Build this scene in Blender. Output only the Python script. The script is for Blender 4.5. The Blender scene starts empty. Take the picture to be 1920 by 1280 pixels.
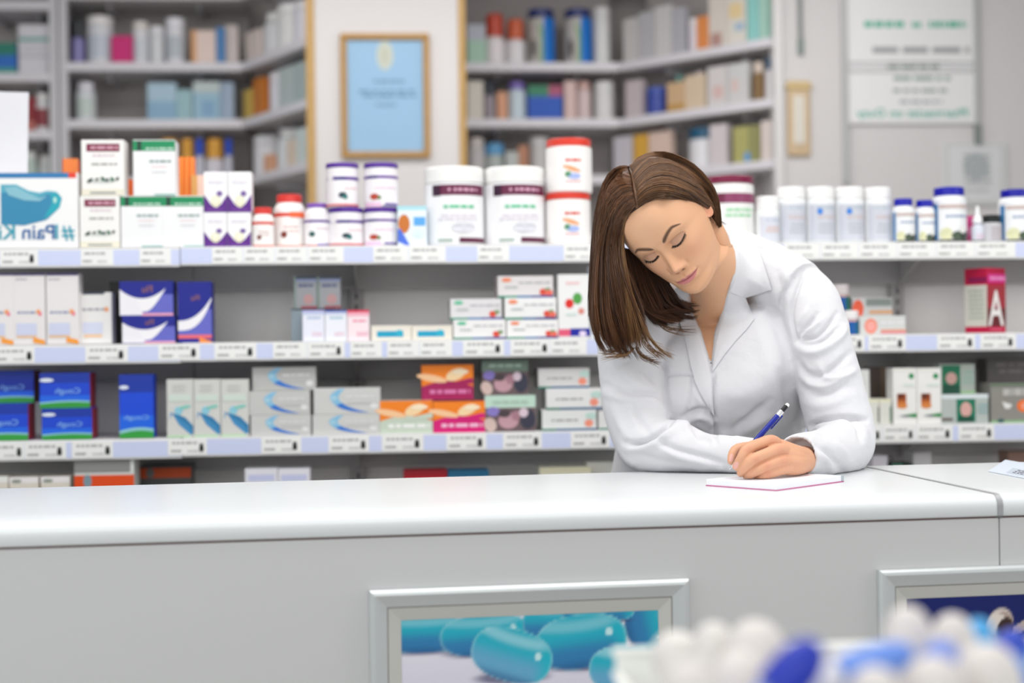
import bpy, bmesh, math, random
import numpy as np
from mathutils import Vector, Matrix, noise
from mathutils.bvhtree import BVHTree
S = bpy.context.scene
C = S.collection
PI = math.pi
# ------------------------------------------------------------------ camera
F, RHO, CZ = 2800.0, .0125, 1.182        # focal length in px of a 1920 wide frame, roll, eye height
cam = bpy.data.objects.new('camera', bpy.data.cameras.new('camera'))
C.objects.link(cam)
cam.location = (0, 0, CZ)
cam.rotation_euler = (PI/2, RHO, 0)
cam.data.sensor_width = 36
cam.data.lens = F/1920*36
cam.data.clip_start = .05
cam.data.dof.use_dof = True
cam.data.dof.focus_distance = 2.47
cam.data.dof.aperture_fstop = 2.15
S.camera = cam
# ------------------------------------------------------------------ light
S.view_settings.view_transform = 'Standard'
S.view_settings.look = 'None'
S.view_settings.gamma = 1
S.view_settings.exposure = 0.0
S.cycles.max_bounces = 8
S.cycles.diffuse_bounces = 5
W = bpy.data.worlds.new('daylight'); S.world = W
W.use_nodes = True
W.node_tree.nodes['Background'].inputs[0].default_value = (.93, .97, 1, 1)
W.node_tree.nodes['Background'].inputs[1].default_value = .50
def area(name, loc, target, sx, sy, power, col=(1, 1, 1)):
    l = bpy.data.lights.new(name, 'AREA'); l.shape = 'RECTANGLE'
    l.size, l.size_y, l.energy, l.color = sx, sy, power, col
    o = bpy.data.objects.new(name, l); C.objects.link(o)
    o.location = loc
    o.rotation_euler = (Vector(target)-Vector(loc)).to_track_quat('-Z', 'Y').to_euler()
    return o
area('ceiling_lamp_counter', (.1, 2.0, 2.85), (.1, 2.2, 0), 2.6, .7, 33, (1, .985, .96))
area('ceiling_lamp_aisle', (.2, 3.05, 2.85), (.2, 3.1, 0), 3.2, .5, 14, (1, .985, .96))
area('ceiling_lamp_dispensary', (0, 4.9, 2.85), (0, 5.2, 0), 3.4, .5, 34, (1, .97, .95))
area('shelf_fill_light', (0, -1.3, 2.85), (0, 3.0, 1.1), 3.2, 1.4, 48, (1, .985, .96))  # added unseen fill light, brightens the display shelf interiors from the front
area('shop_window_left', (-2.6, .2, 1.8), (.1, 2.8, 1.1), 2.2, 2.0, 24, (.95, .98, 1))
area('shop_window_right', (2.5, 1.9, 1.9), (.3, 2.7, 1.2), 1.6, 1.8, 17, (1, .98, .96))
# ------------------------------------------------------------------ helpers
_c, _s = math.cos(RHO), math.sin(RHO)
def ray(px, py):
    u, v = (px-960)/F, (640-py)/F
    return Vector((u*_c+v*_s, 1, -u*_s+v*_c))
def P(px, py, D):
    return Vector((0, 0, CZ))+ray(px, py)*D
def proj(p):
    x, y, z = p[0], p[1], p[2]-CZ
    return (960+F*(x*_c-z*_s)/y, 640-F*(x*_s+z*_c)/y)
class Plane:                       # a vertical plane through (x0,y0) turned by th about z
    def __init__(self, x0, y0, th):
        self.o = Vector((x0, y0, 0)); self.th = th
        self.u = Vector((math.cos(th), math.sin(th), 0)); self.n = Vector((-math.sin(th), math.cos(th), 0))
    def hit(self, px, py, off=0):  # -> (distance along the plane, height)
        d = ray(px, py); q = self.o+self.n*off
        t = q.dot(self.n)/d.dot(self.n)
        p = Vector((0, 0, CZ))+d*t
        return (p-q).dot(self.u), p.z
    def at(self, a, z, off=0):
        p = self.o+self.u*a+self.n*off
        return Vector((p.x, p.y, z))
def lin(c):
    c = c/255
    return c/12.92 if c <= .04045 else ((c+.055)/1.055)**2.4
def rgb(h):
    if isinstance(h, str):
        h = h.lstrip('#'); h = tuple(int(h[i:i+2], 16) for i in (0, 2, 4))
    return tuple(lin(x) for x in h[:3])
_mats = {}
def M(col, rough=.5, metal=0.0, bump=0.0, scale=300.0, spec=.4, vary=0.0):
    k = (col if isinstance(col, str) else tuple(col), rough, metal, bump, scale, spec, vary)
    if k in _mats: return _mats[k]
    m = bpy.data.materials.new('surface_%s' % (col if isinstance(col, str) else '%02x%02x%02x' % tuple(col)))
    m.use_nodes = True
    nt = m.node_tree; b = nt.nodes['Principled BSDF']
    b.inputs['Base Color'].default_value = (*rgb(col), 1)
    b.inputs['Roughness'].default_value = rough
    b.inputs['Metallic'].default_value = metal
    b.inputs['Specular IOR Level'].default_value = spec
    if bump or vary:
        tc = nt.nodes.new('ShaderNodeTexCoord'); nz = nt.nodes.new('ShaderNodeTexNoise')
        nz.inputs['Scale'].default_value = scale; nz.inputs['Detail'].default_value = 3
        nt.links.new(tc.outputs['Object'], nz.inputs['Vector'])
        if bump:
            bp = nt.nodes.new('ShaderNodeBump'); bp.inputs['Strength'].default_value = bump; bp.inputs['Distance'].default_value = .002
            nt.links.new(nz.outputs['Fac'], bp.inputs['Height']); nt.links.new(bp.outputs['Normal'], b.inputs['Normal'])
        if vary:
            mx = nt.nodes.new('ShaderNodeMix'); mx.data_type = 'RGBA'
            mx.inputs['A'].default_value = (*rgb(col), 1)
            mx.inputs['B'].default_value = (*[x*(1-vary) for x in rgb(col)], 1)
            nt.links.new(nz.outputs['Fac'], mx.inputs['Factor']); nt.links.new(mx.outputs['Result'], b.inputs['Base Color'])
    _mats[k] = m
    return m
_cm = {}
def MC(rough=.5, sss=0.0, spec=.4, bump=0.0, scale=400):        # colour printed / grown into the thing itself, stored per vertex
    k = (rough, sss, spec, bump, scale)
    if k in _cm: return _cm[k]
    m = bpy.data.materials.new('printed_surface'); m.use_nodes = True
    nt = m.node_tree; b = nt.nodes['Principled BSDF']
    a = nt.nodes.new('ShaderNodeAttribute'); a.attribute_name = 'Col'
    nt.links.new(a.outputs['Color'], b.inputs['Base Color'])
    b.inputs['Roughness'].default_value = rough
    b.inputs['Specular IOR Level'].default_value = spec
    if sss:
        b.inputs['Subsurface Weight'].default_value = sss
        b.inputs['Subsurface Radius'].default_value = (1, .35, .2)
        b.inputs['Subsurface Scale'].default_value = .006
    if bump:
        tc = nt.nodes.new('ShaderNodeTexCoord'); nz = nt.nodes.new('ShaderNodeTexNoise'); bp = nt.nodes.new('ShaderNodeBump')
        nz.inputs['Scale'].default_value = scale; bp.inputs['Strength'].default_value = bump; bp.inputs['Distance'].default_value = .001
        nt.links.new(tc.outputs['Object'], nz.inputs['Vector']); nt.links.new(nz.outputs['Fac'], bp.inputs['Height']); nt.links.new(bp.outputs['Normal'], b.inputs['Normal'])
    _cm[k] = m
    return m
_labels = {}
def tag(o, label, cat, group=None):
    o['label'] = label; o['category'] = cat
    if group: o['group'] = group
    if label in _labels and not (group and _labels[label] == group): print('DUPLABEL', label)
    _labels[label] = group
    return o
def empty(name, loc, th=0):
    o = bpy.data.objects.new(name, None); C.objects.link(o)
    o.location = loc; o.rotation_euler = (0, 0, th); o.empty_display_size = .05
    return o
_txt = {}
def text_geo(s):                   # letters as flat triangles, cap height 1, centred
    if s in _txt: return _txt[s]
    cu = bpy.data.curves.new('lettering', 'FONT'); cu.body = s; cu.align_x = 'CENTER'; cu.resolution_u = 3; cu.offset = .012
    o = bpy.data.objects.new('lettering', cu); C.objects.link(o)
    bpy.context.view_layer.update()
    me = o.evaluated_get(bpy.context.evaluated_depsgraph_get()).to_mesh()
    v = np.array([x.co[:2] for x in me.vertices]); f = [tuple(p.vertices) for p in me.polygons]
    bpy.data.objects.remove(o); bpy.data.curves.remove(cu)
    v[:, 0] -= (v[:, 0].min()+v[:, 0].max())/2
    v /= .73
    v[:, 1] -= .5
    _txt[s] = (v, f)
    return _txt[s]
class MB:
    def __init__(self): self.v = []; self.f = []; self.m = []; self.mats = []; self.sm = []
    def mi(self, mat):
        if not isinstance(mat, bpy.types.Material): mat = M(mat)
        if mat not in self.mats: self.mats.append(mat)
        return self.mats.index(mat)
    def add(self, vs, fs, mat, smooth=False):
        b = len(self.v); k = self.mi(mat)
        self.v += [tuple(x) for x in vs]
        for f in fs: self.f.append(tuple(i+b for i in f)); self.m.append(k); self.sm.append(smooth)
    def box(self, x0, x1, y0, y1, z0, z1, mat, b=0.0, left=None, right=None, top=None):
        b = min(b, abs(x1-x0)*.45, abs(y1-y0)*.45, abs(z1-z0)*.45)
        X = (x0, x1); Y = (y0, y1); Z = (z0, z1)
        if b <= 0:
            vs = [(X[i], Y[j], Z[k]) for i in (0, 1) for j in (0, 1) for k in (0, 1)]
            self.add(vs, [(0, 1, 5, 4), (2, 6, 7, 3), (0, 4, 6, 2)], mat)
            self.add(vs, [(0, 2, 3, 1)], left or mat); self.add(vs, [(4, 5, 7, 6)], right or mat); self.add(vs, [(1, 3, 7, 5)], top or mat)
            return
        vs = []; ix = {}
        for i in (0, 1):
            for j in (0, 1):
                for k in (0, 1):
                    sx, sy, sz = (1, -1)[i]*b, (1, -1)[j]*b, (1, -1)[k]*b
                    for t, p in enumerate(((X[i], Y[j]+sy, Z[k]+sz), (X[i]+sx, Y[j], Z[k]+sz), (X[i]+sx, Y[j]+sy, Z[k]))):
                        ix[i, j, k, t] = len(vs); vs.append(p)
        g = lambda *l: tuple(ix[q] for q in l)
        side = [[], []]; other = []
        for i in (0, 1):
            side[i].append(g((i, 0, 0, 0), (i, 1, 0, 0), (i, 1, 1, 0), (i, 0, 1, 0)))
            other.append(g((0, i, 0, 1), (1, i, 0, 1), (1, i, 1, 1), (0, i, 1, 1)))
            for j in (0, 1):
                other.append(g((i, j, 0, 0), (i, j, 0, 1), (i, j, 1, 1), (i, j, 1, 0)))
                other.append(g((i, 0, j, 0), (i, 0, j, 2), (i, 1, j, 2), (i, 1, j, 0)))
                other.append(g((0, i, j, 1), (0, i, j, 2), (1, i, j, 2), (1, i, j, 1)))
                for k in (0, 1): other.append(g((i, j, k, 0), (i, j, k, 1), (i, j, k, 2)))
        other.append(g((0, 0, 0, 2), (1, 0, 0, 2), (1, 1, 0, 2), (0, 1, 0, 2)))
        self.add(vs, other, mat)
        self.add(vs, [g((0, 0, 1, 2), (1, 0, 1, 2), (1, 1, 1, 2), (0, 1, 1, 2))], top or mat)
        self.add(vs, side[0], left or mat); self.add(vs, side[1], right or mat)
    def lathe(self, prof, mats, n=28, c=(0, 0, 0)):     # prof: (r,z) list, mats: one per segment or one
        for s in range(len(prof)-1):
            (r0, z0), (r1, z1) = prof[s], prof[s+1]
            m = mats[s] if isinstance(mats, list) else mats
            vs = []
            for r, z in ((r0, z0), (r1, z1)):
                vs += [(c[0]+r*math.sin(2*PI*i/n), c[1]-r*math.cos(2*PI*i/n), c[2]+z) for i in range(n)]
            self.add(vs, [(i, (i+1) % n, n+(i+1) % n, n+i) for i in range(n)], m, abs(r1-r0) < 3*abs(z1-z0)+1e-9 or abs(r1-r0) < .006)
    def tube(self, pts, rad, mat, n=10, cap=True):
        pts = [Vector(p) for p in pts]
        if not hasattr(rad, '__len__'): rad = [rad]*len(pts)
        vs = []; up = None
        for i, p in enumerate(pts):
            t = (pts[min(i+1, len(pts)-1)]-pts[max(i-1, 0)]).normalized()
            if up is None: up = Vector((0, 0, 1)) if abs(t.z) < .9 else Vector((0, 1, 0))
            a = t.cross(up).normalized(); b = a.cross(t).normalized(); up = b
            vs += [p+(a*math.cos(2*PI*k/n)+b*math.sin(2*PI*k/n))*rad[i] for k in range(n)]
        fs = [(i*n+k, i*n+(k+1) % n, (i+1)*n+(k+1) % n, (i+1)*n+k) for i in range(len(pts)-1) for k in range(n)]
        self.add(vs, fs, mat, True)
        if cap: self.add(vs, [tuple(range(n)), tuple((len(pts)-1)*n+k for k in range(n))], mat)
    def grid(self, A, mat, cu=False, cv=False, smooth=True):   # A[i][j] -> point
        n, m = len(A), len(A[0])
        vs = [tuple(A[i][j]) for i in range(n) for j in range(m)]
        fs = [(i*m+j, i*m+(j+1) % m, ((i+1) % n)*m+(j+1) % m, ((i+1) % n)*m+j) for i in range(n if cu else n-1) for j in range(m if cv else m-1)]
        self.add(vs, fs, mat, smooth)
    def art(self, items, fn):          # fn(fx,fy,layer) -> point ; items drawn one above the other
        for k, it in enumerate(items):
            t = it[0]
            if t == 'r':
                x0, y0, x1, y1, col = it[1:]
                n = 1 if fn.flat else max(2, int(abs(x1-x0)*14))
                vs = [fn(x0+(x1-x0)*i/n, y, k) for y in (y0, y1) for i in range(n+1)]
                self.add(vs, [(i, i+1, n+2+i, n+1+i) for i in range(n)], col)
            elif t == 'e':
                cx, cy, rx, ry, col = it[1:6]; a = it[6] if len(it) > 6 else 0
                n = 20; asp = fn.asp
                vs = [fn(cx, cy, k)]
                for i in range(n):
                    ex, ey = rx*asp*math.cos(2*PI*i/n), ry*math.sin(2*PI*i/n)
                    vs.append(fn(cx+(ex*math.cos(a)-ey*math.sin(a))/asp, cy+ex*math.sin(a)+ey*math.cos(a), k))
                self.add(vs, [(0, i+1, (i+1) % n+1) for i in range(n)], col)
            elif t == 'p':
                self.add([fn(x, y, k) for x, y in it[1]], [tuple(range(len(it[1])))], it[2])
            elif t == 's':             # strip between two curves given as lists
                a, b, col = it[1:]; n = len(a)
                vs = [fn(x, y, k) for x, y in a]+[fn(x, y, k) for x, y in b]
                self.add(vs, [(i, i+1, n+i+1, n+i) for i in range(n-1)], col)
            elif t == 't':             # mirrored lettering
                s, cx, cy, h, col = it[1:6]; wd = it[6] if len(it) > 6 else None
                v, f = text_geo(s)
                sx = h/fn.asp if wd is None else wd/(v[:, 0].max()-v[:, 0].min())
                self.add([fn(cx-x*sx, cy+y*h, k) for x, y in v], f, col)
            elif t == 'w':             # rows of unreadable small print
                x0, y0, x1, y1, rows, col = it[1:7]
                rnd = random.Random(int(x0*97+y0*131+rows*7+len(items)))
                for q in range(rows):
                    yb = y0+(y1-y0)*(q+.25)/rows; yt = yb+(y1-y0)/rows*.5
                    x = x0+(x1-x0)*rnd.uniform(0, .12)
                    while x < x1-.02*(x1-x0):
                        w = min((x1-x0)*rnd.uniform(.08, .3), x1-x)
                        self.add([fn(x, yb, k), fn(x+w, yb, k), fn(x+w, yt, k), fn(x, yt, k)], [(0, 1, 2, 3)], col)
                        x += w+(x1-x0)*.045
    def build(self, name, parent=None, loc=None, th=0, cols=None):
        me = bpy.data.meshes.new(name)
        me.from_pydata(self.v, [], self.f)
        for m in self.mats: me.materials.append(m)
        me.polygons.foreach_set('material_index', self.m)
        me.polygons.foreach_set('use_smooth', self.sm)
        if cols is not None:
            at = me.color_attributes.new('Col', 'FLOAT_COLOR', 'POINT')
            a = np.ones((len(self.v), 4)); a[:, :3] = cols
            at.data.foreach_set('color', a.ravel())
        me.update()
        o = bpy.data.objects.new(name, me); C.objects.link(o)
        if parent: o.parent = parent
        if loc is not None: o.location = loc
        o.rotation_euler = (0, 0, th)
        return o
def facefn(w, h, d):               # front face of a carton
    def fn(x, y, k): return (-w/2+x*w, -d/2-.00018*(k+1), y*h)
    fn.flat = True; fn.asp = w/h
    return fn
def cylfn(r, h, z0=0, sx=1.0):
    def fn(x, y, k):
        a = math.asin(max(-.999, min(.999, (x-.5)*2*.985))); q = r+.00022*(k+1)
        return (q*math.sin(a), -q*math.cos(a), z0+y*h)
    fn.flat = False; fn.asp = 2*r/h
    return fn
def struct(o):
    o['kind'] = 'structure'; return o
# ------------------------------------------------------------------ the room
SH = Plane(0, 3.5, math.radians(5.05))      # front of the display shelving behind the counter
CT = Plane(0, 2.066, math.radians(8.55))    # front face of the counter
PIER = Plane(0, 5.85, math.radians(4))      # face of the rear walls
BK = Plane(0, 6.4, math.radians(4))         # front of the dispensary shelving
wallm = M('cfcccc', .8, bump=.05, scale=60)
m = MB(); m.box(-5, 5, -2, 7.6, -.1, 0, M('a8a49e', .35, bump=.05, vary=.15, scale=4)); struct(m.build('floor'))
m = MB(); m.box(-5, 5, .2, 7.6, 2.95, 3.05, M('e6e6e4', .8, bump=.05)); struct(m.build('ceiling'))
m = MB(); m.box(-5, 5, 0, .15, 0, 2.95, M('c9c5c2', .8, bump=.05, scale=60)); struct(m.build('wall_back', loc=BK.at(0, 0, .5), th=BK.th))
a0, a1 = PIER.hit(577, 200)[0], PIER.hit(872, 200)[0]
m = MB(); m.box(a0+.004, a1-.004, 0, 1.0, 0, 2.95, wallm); struct(m.build('wall_centre', loc=PIER.at(0, 0), th=PIER.th))
a2 = PIER.hit(1458, 200)[0]
m = MB(); m.box(a2, 4.2, 0, 1.0, 0, 2.95, wallm); struct(m.build('wall_right', loc=PIER.at(0, 0), th=PIER.th))
wood = M('c09a5c', .45, bump=.1, scale=40, vary=.25)
for i, (x0, x1) in enumerate(((575, 591), (861, 874))):
    b0, b1 = PIER.hit(x0, 200)[0], PIER.hit(x1, 200)[0]
    m = MB(); m.box(b0, b1, -.008, .03, 0, 2.95, wood, .002); struct(m.build('trim_%d' % (i+1), loc=PIER.at(0, 0), th=PIER.th))
b0, b1 = PIER.hit(1450, 200)[0], PIER.hit(1467, 200)[0]
m = MB(); m.box(b0, b1, -.02, .04, 0, 2.95, M('d4d2d2', .5), .003); struct(m.build('trim_3', loc=PIER.at(0, 0), th=PIER.th))
# ------------------------------------------------------------------ display shelving behind the counter
ZS = [(1.366, 1.409), (1.145, 1.188), (.926, .970), (.706, .749)]     # price rail bottom / top
greym = M('aeacac', .55, bump=.03)
gon = empty('display_shelving', SH.at(0, 0), SH.th)
tag(gon, 'long grey display shelving full of medicine behind the counter', 'shelving')
m = MB(); m.box(-1.9, 2.1, .28, .30, 0, ZS[0][1]-.02, M('f0eeec', .6, bump=.04)); m.build('back_panel', gon)
for ax in (-1.62, SH.hit(668, 560, .26)[0], 1.02, 1.9):
    m = MB()
    m.box(ax-.018, ax+.018, .255, .28, 0, ZS[0][1]-.005, greym, .003)
    for k in range(40): m.box(ax-.003, ax+.003, .2545, .256, .2+.028*k, .215+.028*k, M('4a4a4a'))
    m.build('upright', gon)
m = MB(); m.box(-1.9, 2.1, .02, .28, 0, .10, greym, .004); m.build('base_plinth', gon)
joint = SH.hit(338, 500)[0]
railm = M('ccd4f2', .35); tickm = M('eeeeec', .5)
TK = [[(-70, -5, 0), (0, 72, 60), (152, 213, 0), (262, 321, 0), (398, 456, 0), (457, 516, 0), (517, 577, 0), (578, 645, 0), (700, 766, 0), (767, 836, 0), (895, 955, 0), (1057, 1118, 0),
       (1330, 1395, 0), (1396, 1462, 0), (1470, 1538, 0), (1539, 1610, 0), (1611, 1682, 0), (1683, 1755, 0), (1756, 1828, 0), (1829, 1904, 0)],
      [(-15, 65, 55), (160, 240, 227), (297, 375, 363), (402, 481, 469), (512, 576, 0), (577, 646, 635), (657, 716, 0), (726, 786, 0), (787, 848, 0), (868, 945, 933), (957, 1031, 1021), (1032, 1100, 0),
       (1556, 1621, 1611), (1628, 1698, 1687), (1757, 1828, 1818), (1838, 1905, 1894)],
      [(-30, 45, 36), (46, 124, 112), (135, 212, 202), (315, 388, 378), (490, 565, 553), (616, 692, 681), (716, 794, 782), (837, 912, 900), (943, 1016, 1005), (1070, 1143, 1132),
       (1590, 1654, 1645), (1655, 1716, 1707), (1717, 1786, 1776), (1797, 1864, 1854)], []]
for si, (zb, zt) in enumerate(ZS):
    m = MB()
    for a, b, dz in ((-1.9, joint-.001, -.0025), (joint+.001, 2.1, 0)):
        m.box(a, b, 0.006, .28, zt-.016+dz, zt+dz*.4, M('dedede', .5, bump=.03), .002)
        m.box(a, b, .24, .254, zb-.05, zt-.016, greym)
    for ax in (-1.62, SH.hit(668, 560, .26)[0], 1.02, 1.9):
        m.add([(ax+s, y, z) for s in (-.002, .002) for y, z in ((.255, zt-.02), (.08, zt-.02), (.08, zt-.03), (.255, zt-.10))],
              [(0, 1, 2, 3), (4, 5, 6, 7), (0, 1, 5, 4), (2, 3, 7, 6), (1, 2, 6, 5)], greym)
    sh = m.build('shelf', gon)
    m = MB()
    for a, b, dz in ((-1.9, joint-.001, -.0025), (joint+.001, 2.1, 0)):
        m.box(a, b, .0, .006, zb+dz, zt+dz, M('dedede', .4), .001)
        m.box(a, b, -.0008, 0, zb+dz+.005, zt+dz-.004, railm)
    m.build('price_rail', sh)
    for x0, x1, ov in TK[si]:
        yy = (500, 660, 840)[si]
        t0, t1 = SH.hit(x0, yy)[0], SH.hit(x1, yy)[0]
        dz = -.0025 if t1 < joint else 0
        w, h = t1-t0, zt-zb-.007
        m = MB(); m.box(t0, t1, -.0018, -.0008, zb+dz+.0045, zt+dz-.0025, tickm)
        def fn(x, y, k): return (t0+x*w, -.0018-.0002*(k+1), zb+dz+.0045+y*h)
        fn.flat = True; fn.asp = w/h
        it = [('w', .08, .6, .75, .9, 1, 'a9a9a9'), ('w', .06, .12, .35, .4, 1, '9a9a9a'), ('w', .5, .14, .8, .34, 1, 'b4b4b4')]
        if ov:
            fx = (SH.hit(ov, yy)[0]-t0)/w
            it += [('e', fx, .42, .058, .22, '0a1414'), ('r', fx-.05, .2, fx+.05, .4, '0a1414'), ('r', fx-.05, .62, fx+.05, .7, '0a1414')]
        m.art(it, fn); m.build('price_ticket', sh)
# ------------------------------------------------------------------ goods
def seat(pl, x0, x1, yt, off, z0, dep):
    ym = (yt+max(yt+20, 460))/2
    a0, a1 = pl.hit(x0, yt, off)[0], pl.hit(x1, yt, off)[0]
    zt = pl.hit((x0+x1)/2, yt, off)[1]
    return (a0+a1)/2, a1-a0, max(zt-z0, .01)
def carton(name, label, cat, x0, x1, yt, z0, art=(), base='ededeb', dep=.06, off=.012, left=None, right=None, top=None, pl=SH, group=None, yaw=0, rough=.45, leftart=None):
    z0 += .0004
    a, w, h = seat(pl, x0, x1, yt, off, z0, dep)
    m = MB(); bm_ = M(base, rough)
    m.box(-w/2, w/2, -dep/2, dep/2, 0, h, bm_, .0009, left=left and M(left, rough), right=right and M(right, rough), top=top and M(top, rough))
    m.box(-w/2+.002, w/2-.002, dep/2-.0005, dep/2+.0003, h*.1, h-.001, bm_)          # glued back flap
    m.art([tuple(M(q, rough) if (isinstance(q, str) and j == len(it)-1 and it[0] != 't') else q for j, q in enumerate(it)) for it in art], facefn(w, h, dep))
    if leftart:
        def lf(x, y, k): return (-w/2-.00018*(k+1), dep/2-x*dep, y*h)
        lf.flat = True; lf.asp = dep/h
        m.art(leftart, lf)
    o = m.build(name, loc=pl.at(a, z0, off+dep/2), th=pl.th+yaw)
    tag(o, label, cat, group)
    return z0+h
def jar(name, label, cat, x0, x1, yt, z0, body='ececea', lid='f4f4f2', lidh=.12, lidw=1.0, sh=.06, neck=.0, art=(), off=.012, pl=SH, group=None, n=28, rough=.35, rings=True, dome=False, foot=0.0, waist=None):
    z0 += .0004
    a, w, h = seat(pl, x0, x1, yt, off, z0, 0); r = w/2
    hb = h*(1-lidh)
    m = MB(); bm_ = M(body, rough)
    e = min(.004, r*.15)
    rn = r*lidw*.93
    prof = [(0.0001, 0), (r-e, 0), (r, e)]
    if waist: prof += [(r, hb*waist[0]), (r*waist[1], hb*waist[0]+.002), (r*waist[1], hb*waist[2]), (r, hb*waist[2]+.002)]
    prof += [(r, hb*(1-sh)), (r*.97+rn*.03, hb*(1-sh*.7)), (rn*.6+r*.4, hb*(1-sh*.25)), (rn, hb-neck*h), (rn, hb)]
    m.lathe(prof, bm_, n)
    it = [tuple(M(q, rough) if (isinstance(q, str) and j == len(t)-1 and t[0] != 't') else q for j, q in enumerate(t)) for t in art]
    for k, t in enumerate(it):
        if t[0] == 'band':
            m.lathe([(r+.0001, hb*t[1]-.0002), (r+.0003+.0001*k, hb*t[1]), (r+.0003+.0001*k, hb*t[2]), (r+.0001, hb*t[2]+.0002)], t[3], n)
    m.art([t for t in it if t[0] != 'band'], cylfn(r+.0004, hb))
    o = m.build(name, loc=pl.at(a, z0, off+r), th=pl.th)
    tag(o, label, cat, group)
    rl = r*lidw; lh = h*lidh
    m = MB(); lm = M(lid, .3)
    if dome:
        m.lathe([(rl, 0)]+[(rl*math.cos(t*PI/12), lh*.45+lh*.55*math.sin(t*PI/12)) for t in range(0, 6)]+[(.0001, lh)], lm, n)
    else:
        pr = [(rl*.94, 0), (rl, .001)]
        if rings:
            q = max(3, int(lh/.004))
            for i in range(q): pr += [(rl, lh*(.05+.8*i/q)), (rl*.985, lh*(.05+.8*(i+.5)/q))]
        pr += [(rl, lh*.88), (rl*.94, lh*.985), (rl*.9, lh), (.0001, lh*.99)]
        m.lathe(pr, lm, n)
    m.build('lid' if lidw > .8 else 'cap', o, loc=(0, 0, hb+.0002))
    return z0+h
Z1, Z2, Z3, Z4 = ZS[0][1], ZS[1][1], ZS[2][1], ZS[3][1]
# --- top shelf, from the end beside the shop entrance
pill = [('e', .14, .55, .66, .38, '7fb8c8'), ('e', .10, .52, .64, .33, '2a9fb4'), ('e', -.0, .44, .62, .3, '3f78a0'), ('e', .5, .66, .24, .10, '19a6b8'), ('e', .62, .66, .03, .05, 'bfe6dc')]
pill = [('p', [(0, .12), (.3, .1), (.6, .2), (.76, .42), (.79, .6), (.72, .72), (.6, .74), (.5, .7), (.36, .74), (.2, .86), (0, .86)], '55a8be'),
        ('p', [(0, .1), (.3, .08), (.58, .18), (.72, .36), (.78, .55), (.74, .66), (.6, .68), (.5, .62), (.3, .66), (.12, .72), (0, .7)], '2f86ae'),
        ('p', [(.55, .2), (.72, .36), (.785, .55), (.75, .68), (.64, .7), (.66, .5), (.6, .34)], '1aa5b6'),
        ('p', [(.05, .8), (.2, .82), (.34, .7), (.5, .6), (.6, .64), (.5, .54), (.3, .56), (.1, .66)], '86bccb'), ('e', .7, .56, .022, .04, 'b9e4da')]
carton('pain_relief_carton', 'wide white carton with a blue capsule picture at the open end of the top shelf', 'carton', -76, 146, 324, Z1,
       [('r', 0, .93, .92, 1, '2c78b0'), ('r', .92, .93, .985, 1, 'e23c2c')]+[('p', [(.345+x*.655, y) for x, y in ((x, .3+(y-.08)*.70) for x, y in t[1])], t[2]) if t[0] == 'p' else ('e', .345+t[1]*.655, .3+(t[2]-.08)*.7, t[3]*.655, t[4], t[5]) for t in pill]
       + [('t', '#1', .885, .22, .2, '1b9bb2'), ('t', 'Pain', .66, .22, .2, '1b5fa0'), ('t', 'Kil', .375, .22, .2, '1b9bb2')], 'f0f0f0', .10)
leaf = lambda y: [('e', .2, y, .08, .03, '24382e', .6), ('e', .36, y+.02, .05, .022, '2c4a3a', .5), ('e', .5, y+.03, .06, .03, '1f5a3c', -.6), ('e', .6, y+.01, .05, .025, '2b3a44', .7), ('e', .72, y+.02, .06, .03, '1f6a48', -.9), ('e', .84, y+.03, .05, .024, '222a2a', .9), ('r', .26, y-.03, .7, y-.018, '9ab0a4')]
maroon = [('r', 0, 0, 1, .12, 'e9e4d2'), ('r', .12, .79, .9, .93, '7c1f42'), ('w', .18, .82, .86, .9, 1, 'd9a9b8'), ('w', .2, .68, .8, .76, 1, 'd8c4cc'), ('w', .16, .53, .84, .6, 1, '9c9c9c'), ('r', .2, .04, .8, .065, '7b8590')]+leaf(.27)
zt = carton('supplement_carton', 'white carton with maroon band, lower of the stacked pair beside the capsule carton', 'carton', 149, 224, 367, Z1, maroon, 'f0efec', .055)
carton('supplement_carton', 'white carton with maroon band, upper of the stacked pair, one flap lifted', 'carton', 152, 232, 262, zt, maroon, 'f0efec', .055)
green = [('r', 0, .8, 1, .985, '108a57'), ('r', .1, .8, .2, .985, '173a30'), ('w', .3, .815, .96, .87, 1, 'cfeadd'), ('w', .35, .57, .9, .66, 1, '8fa4a0'), ('w', .4, .5, .8, .53, 1, 'e3b9b9'), ('w', .4, .4, .8, .44, 1, 'c4c8cc'), ('r', .5, 0, 1, .03, '86b7b0')]
zt = carton('supplement_carton', 'green-topped white carton next to the maroon-banded pair, bottom row', 'carton', 226, 304, 367, Z1, green, 'eeeef0', .06)
zq = carton('supplement_carton', 'green-topped white carton next to the purple cartons, bottom row', 'carton', 304, 381, 367, Z1, green, 'eeeef0', .06)
carton('supplement_carton', 'green-topped white carton standing alone on top of the other two', 'carton', 249, 328, 262, max(zt, zq), green, 'eeeef0', .06)
def purple(): return [('p', [(0, 0), (1, 0), (1, .44), (.72, .2), (.5, .12), (.28, .2), (0, .44)], '5a1f86'), ('e', .5, .27, .21, .15, 'e6e2c6'), ('e', .5, .3, .13, .09, 'f3f1dc'), ('e', .66, .46, .13, .07, '7a5fa0'), ('w', .15, .68, .85, .8, 2, 'd6d2de'), ('w', .15, .04, .85, .09, 1, '8b50b4')]
zt = carton('vitamin_carton', 'purple and white carton, bottom row, side toward the green cartons', 'carton', 382, 425, 398, Z1, purple(), 'f4f3f5', .05)
zq = carton('vitamin_carton', 'purple and white carton, bottom row, side toward the red-capped bottles', 'carton', 426, 470, 398, Z1, purple(), 'f4f3f5', .05)
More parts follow.
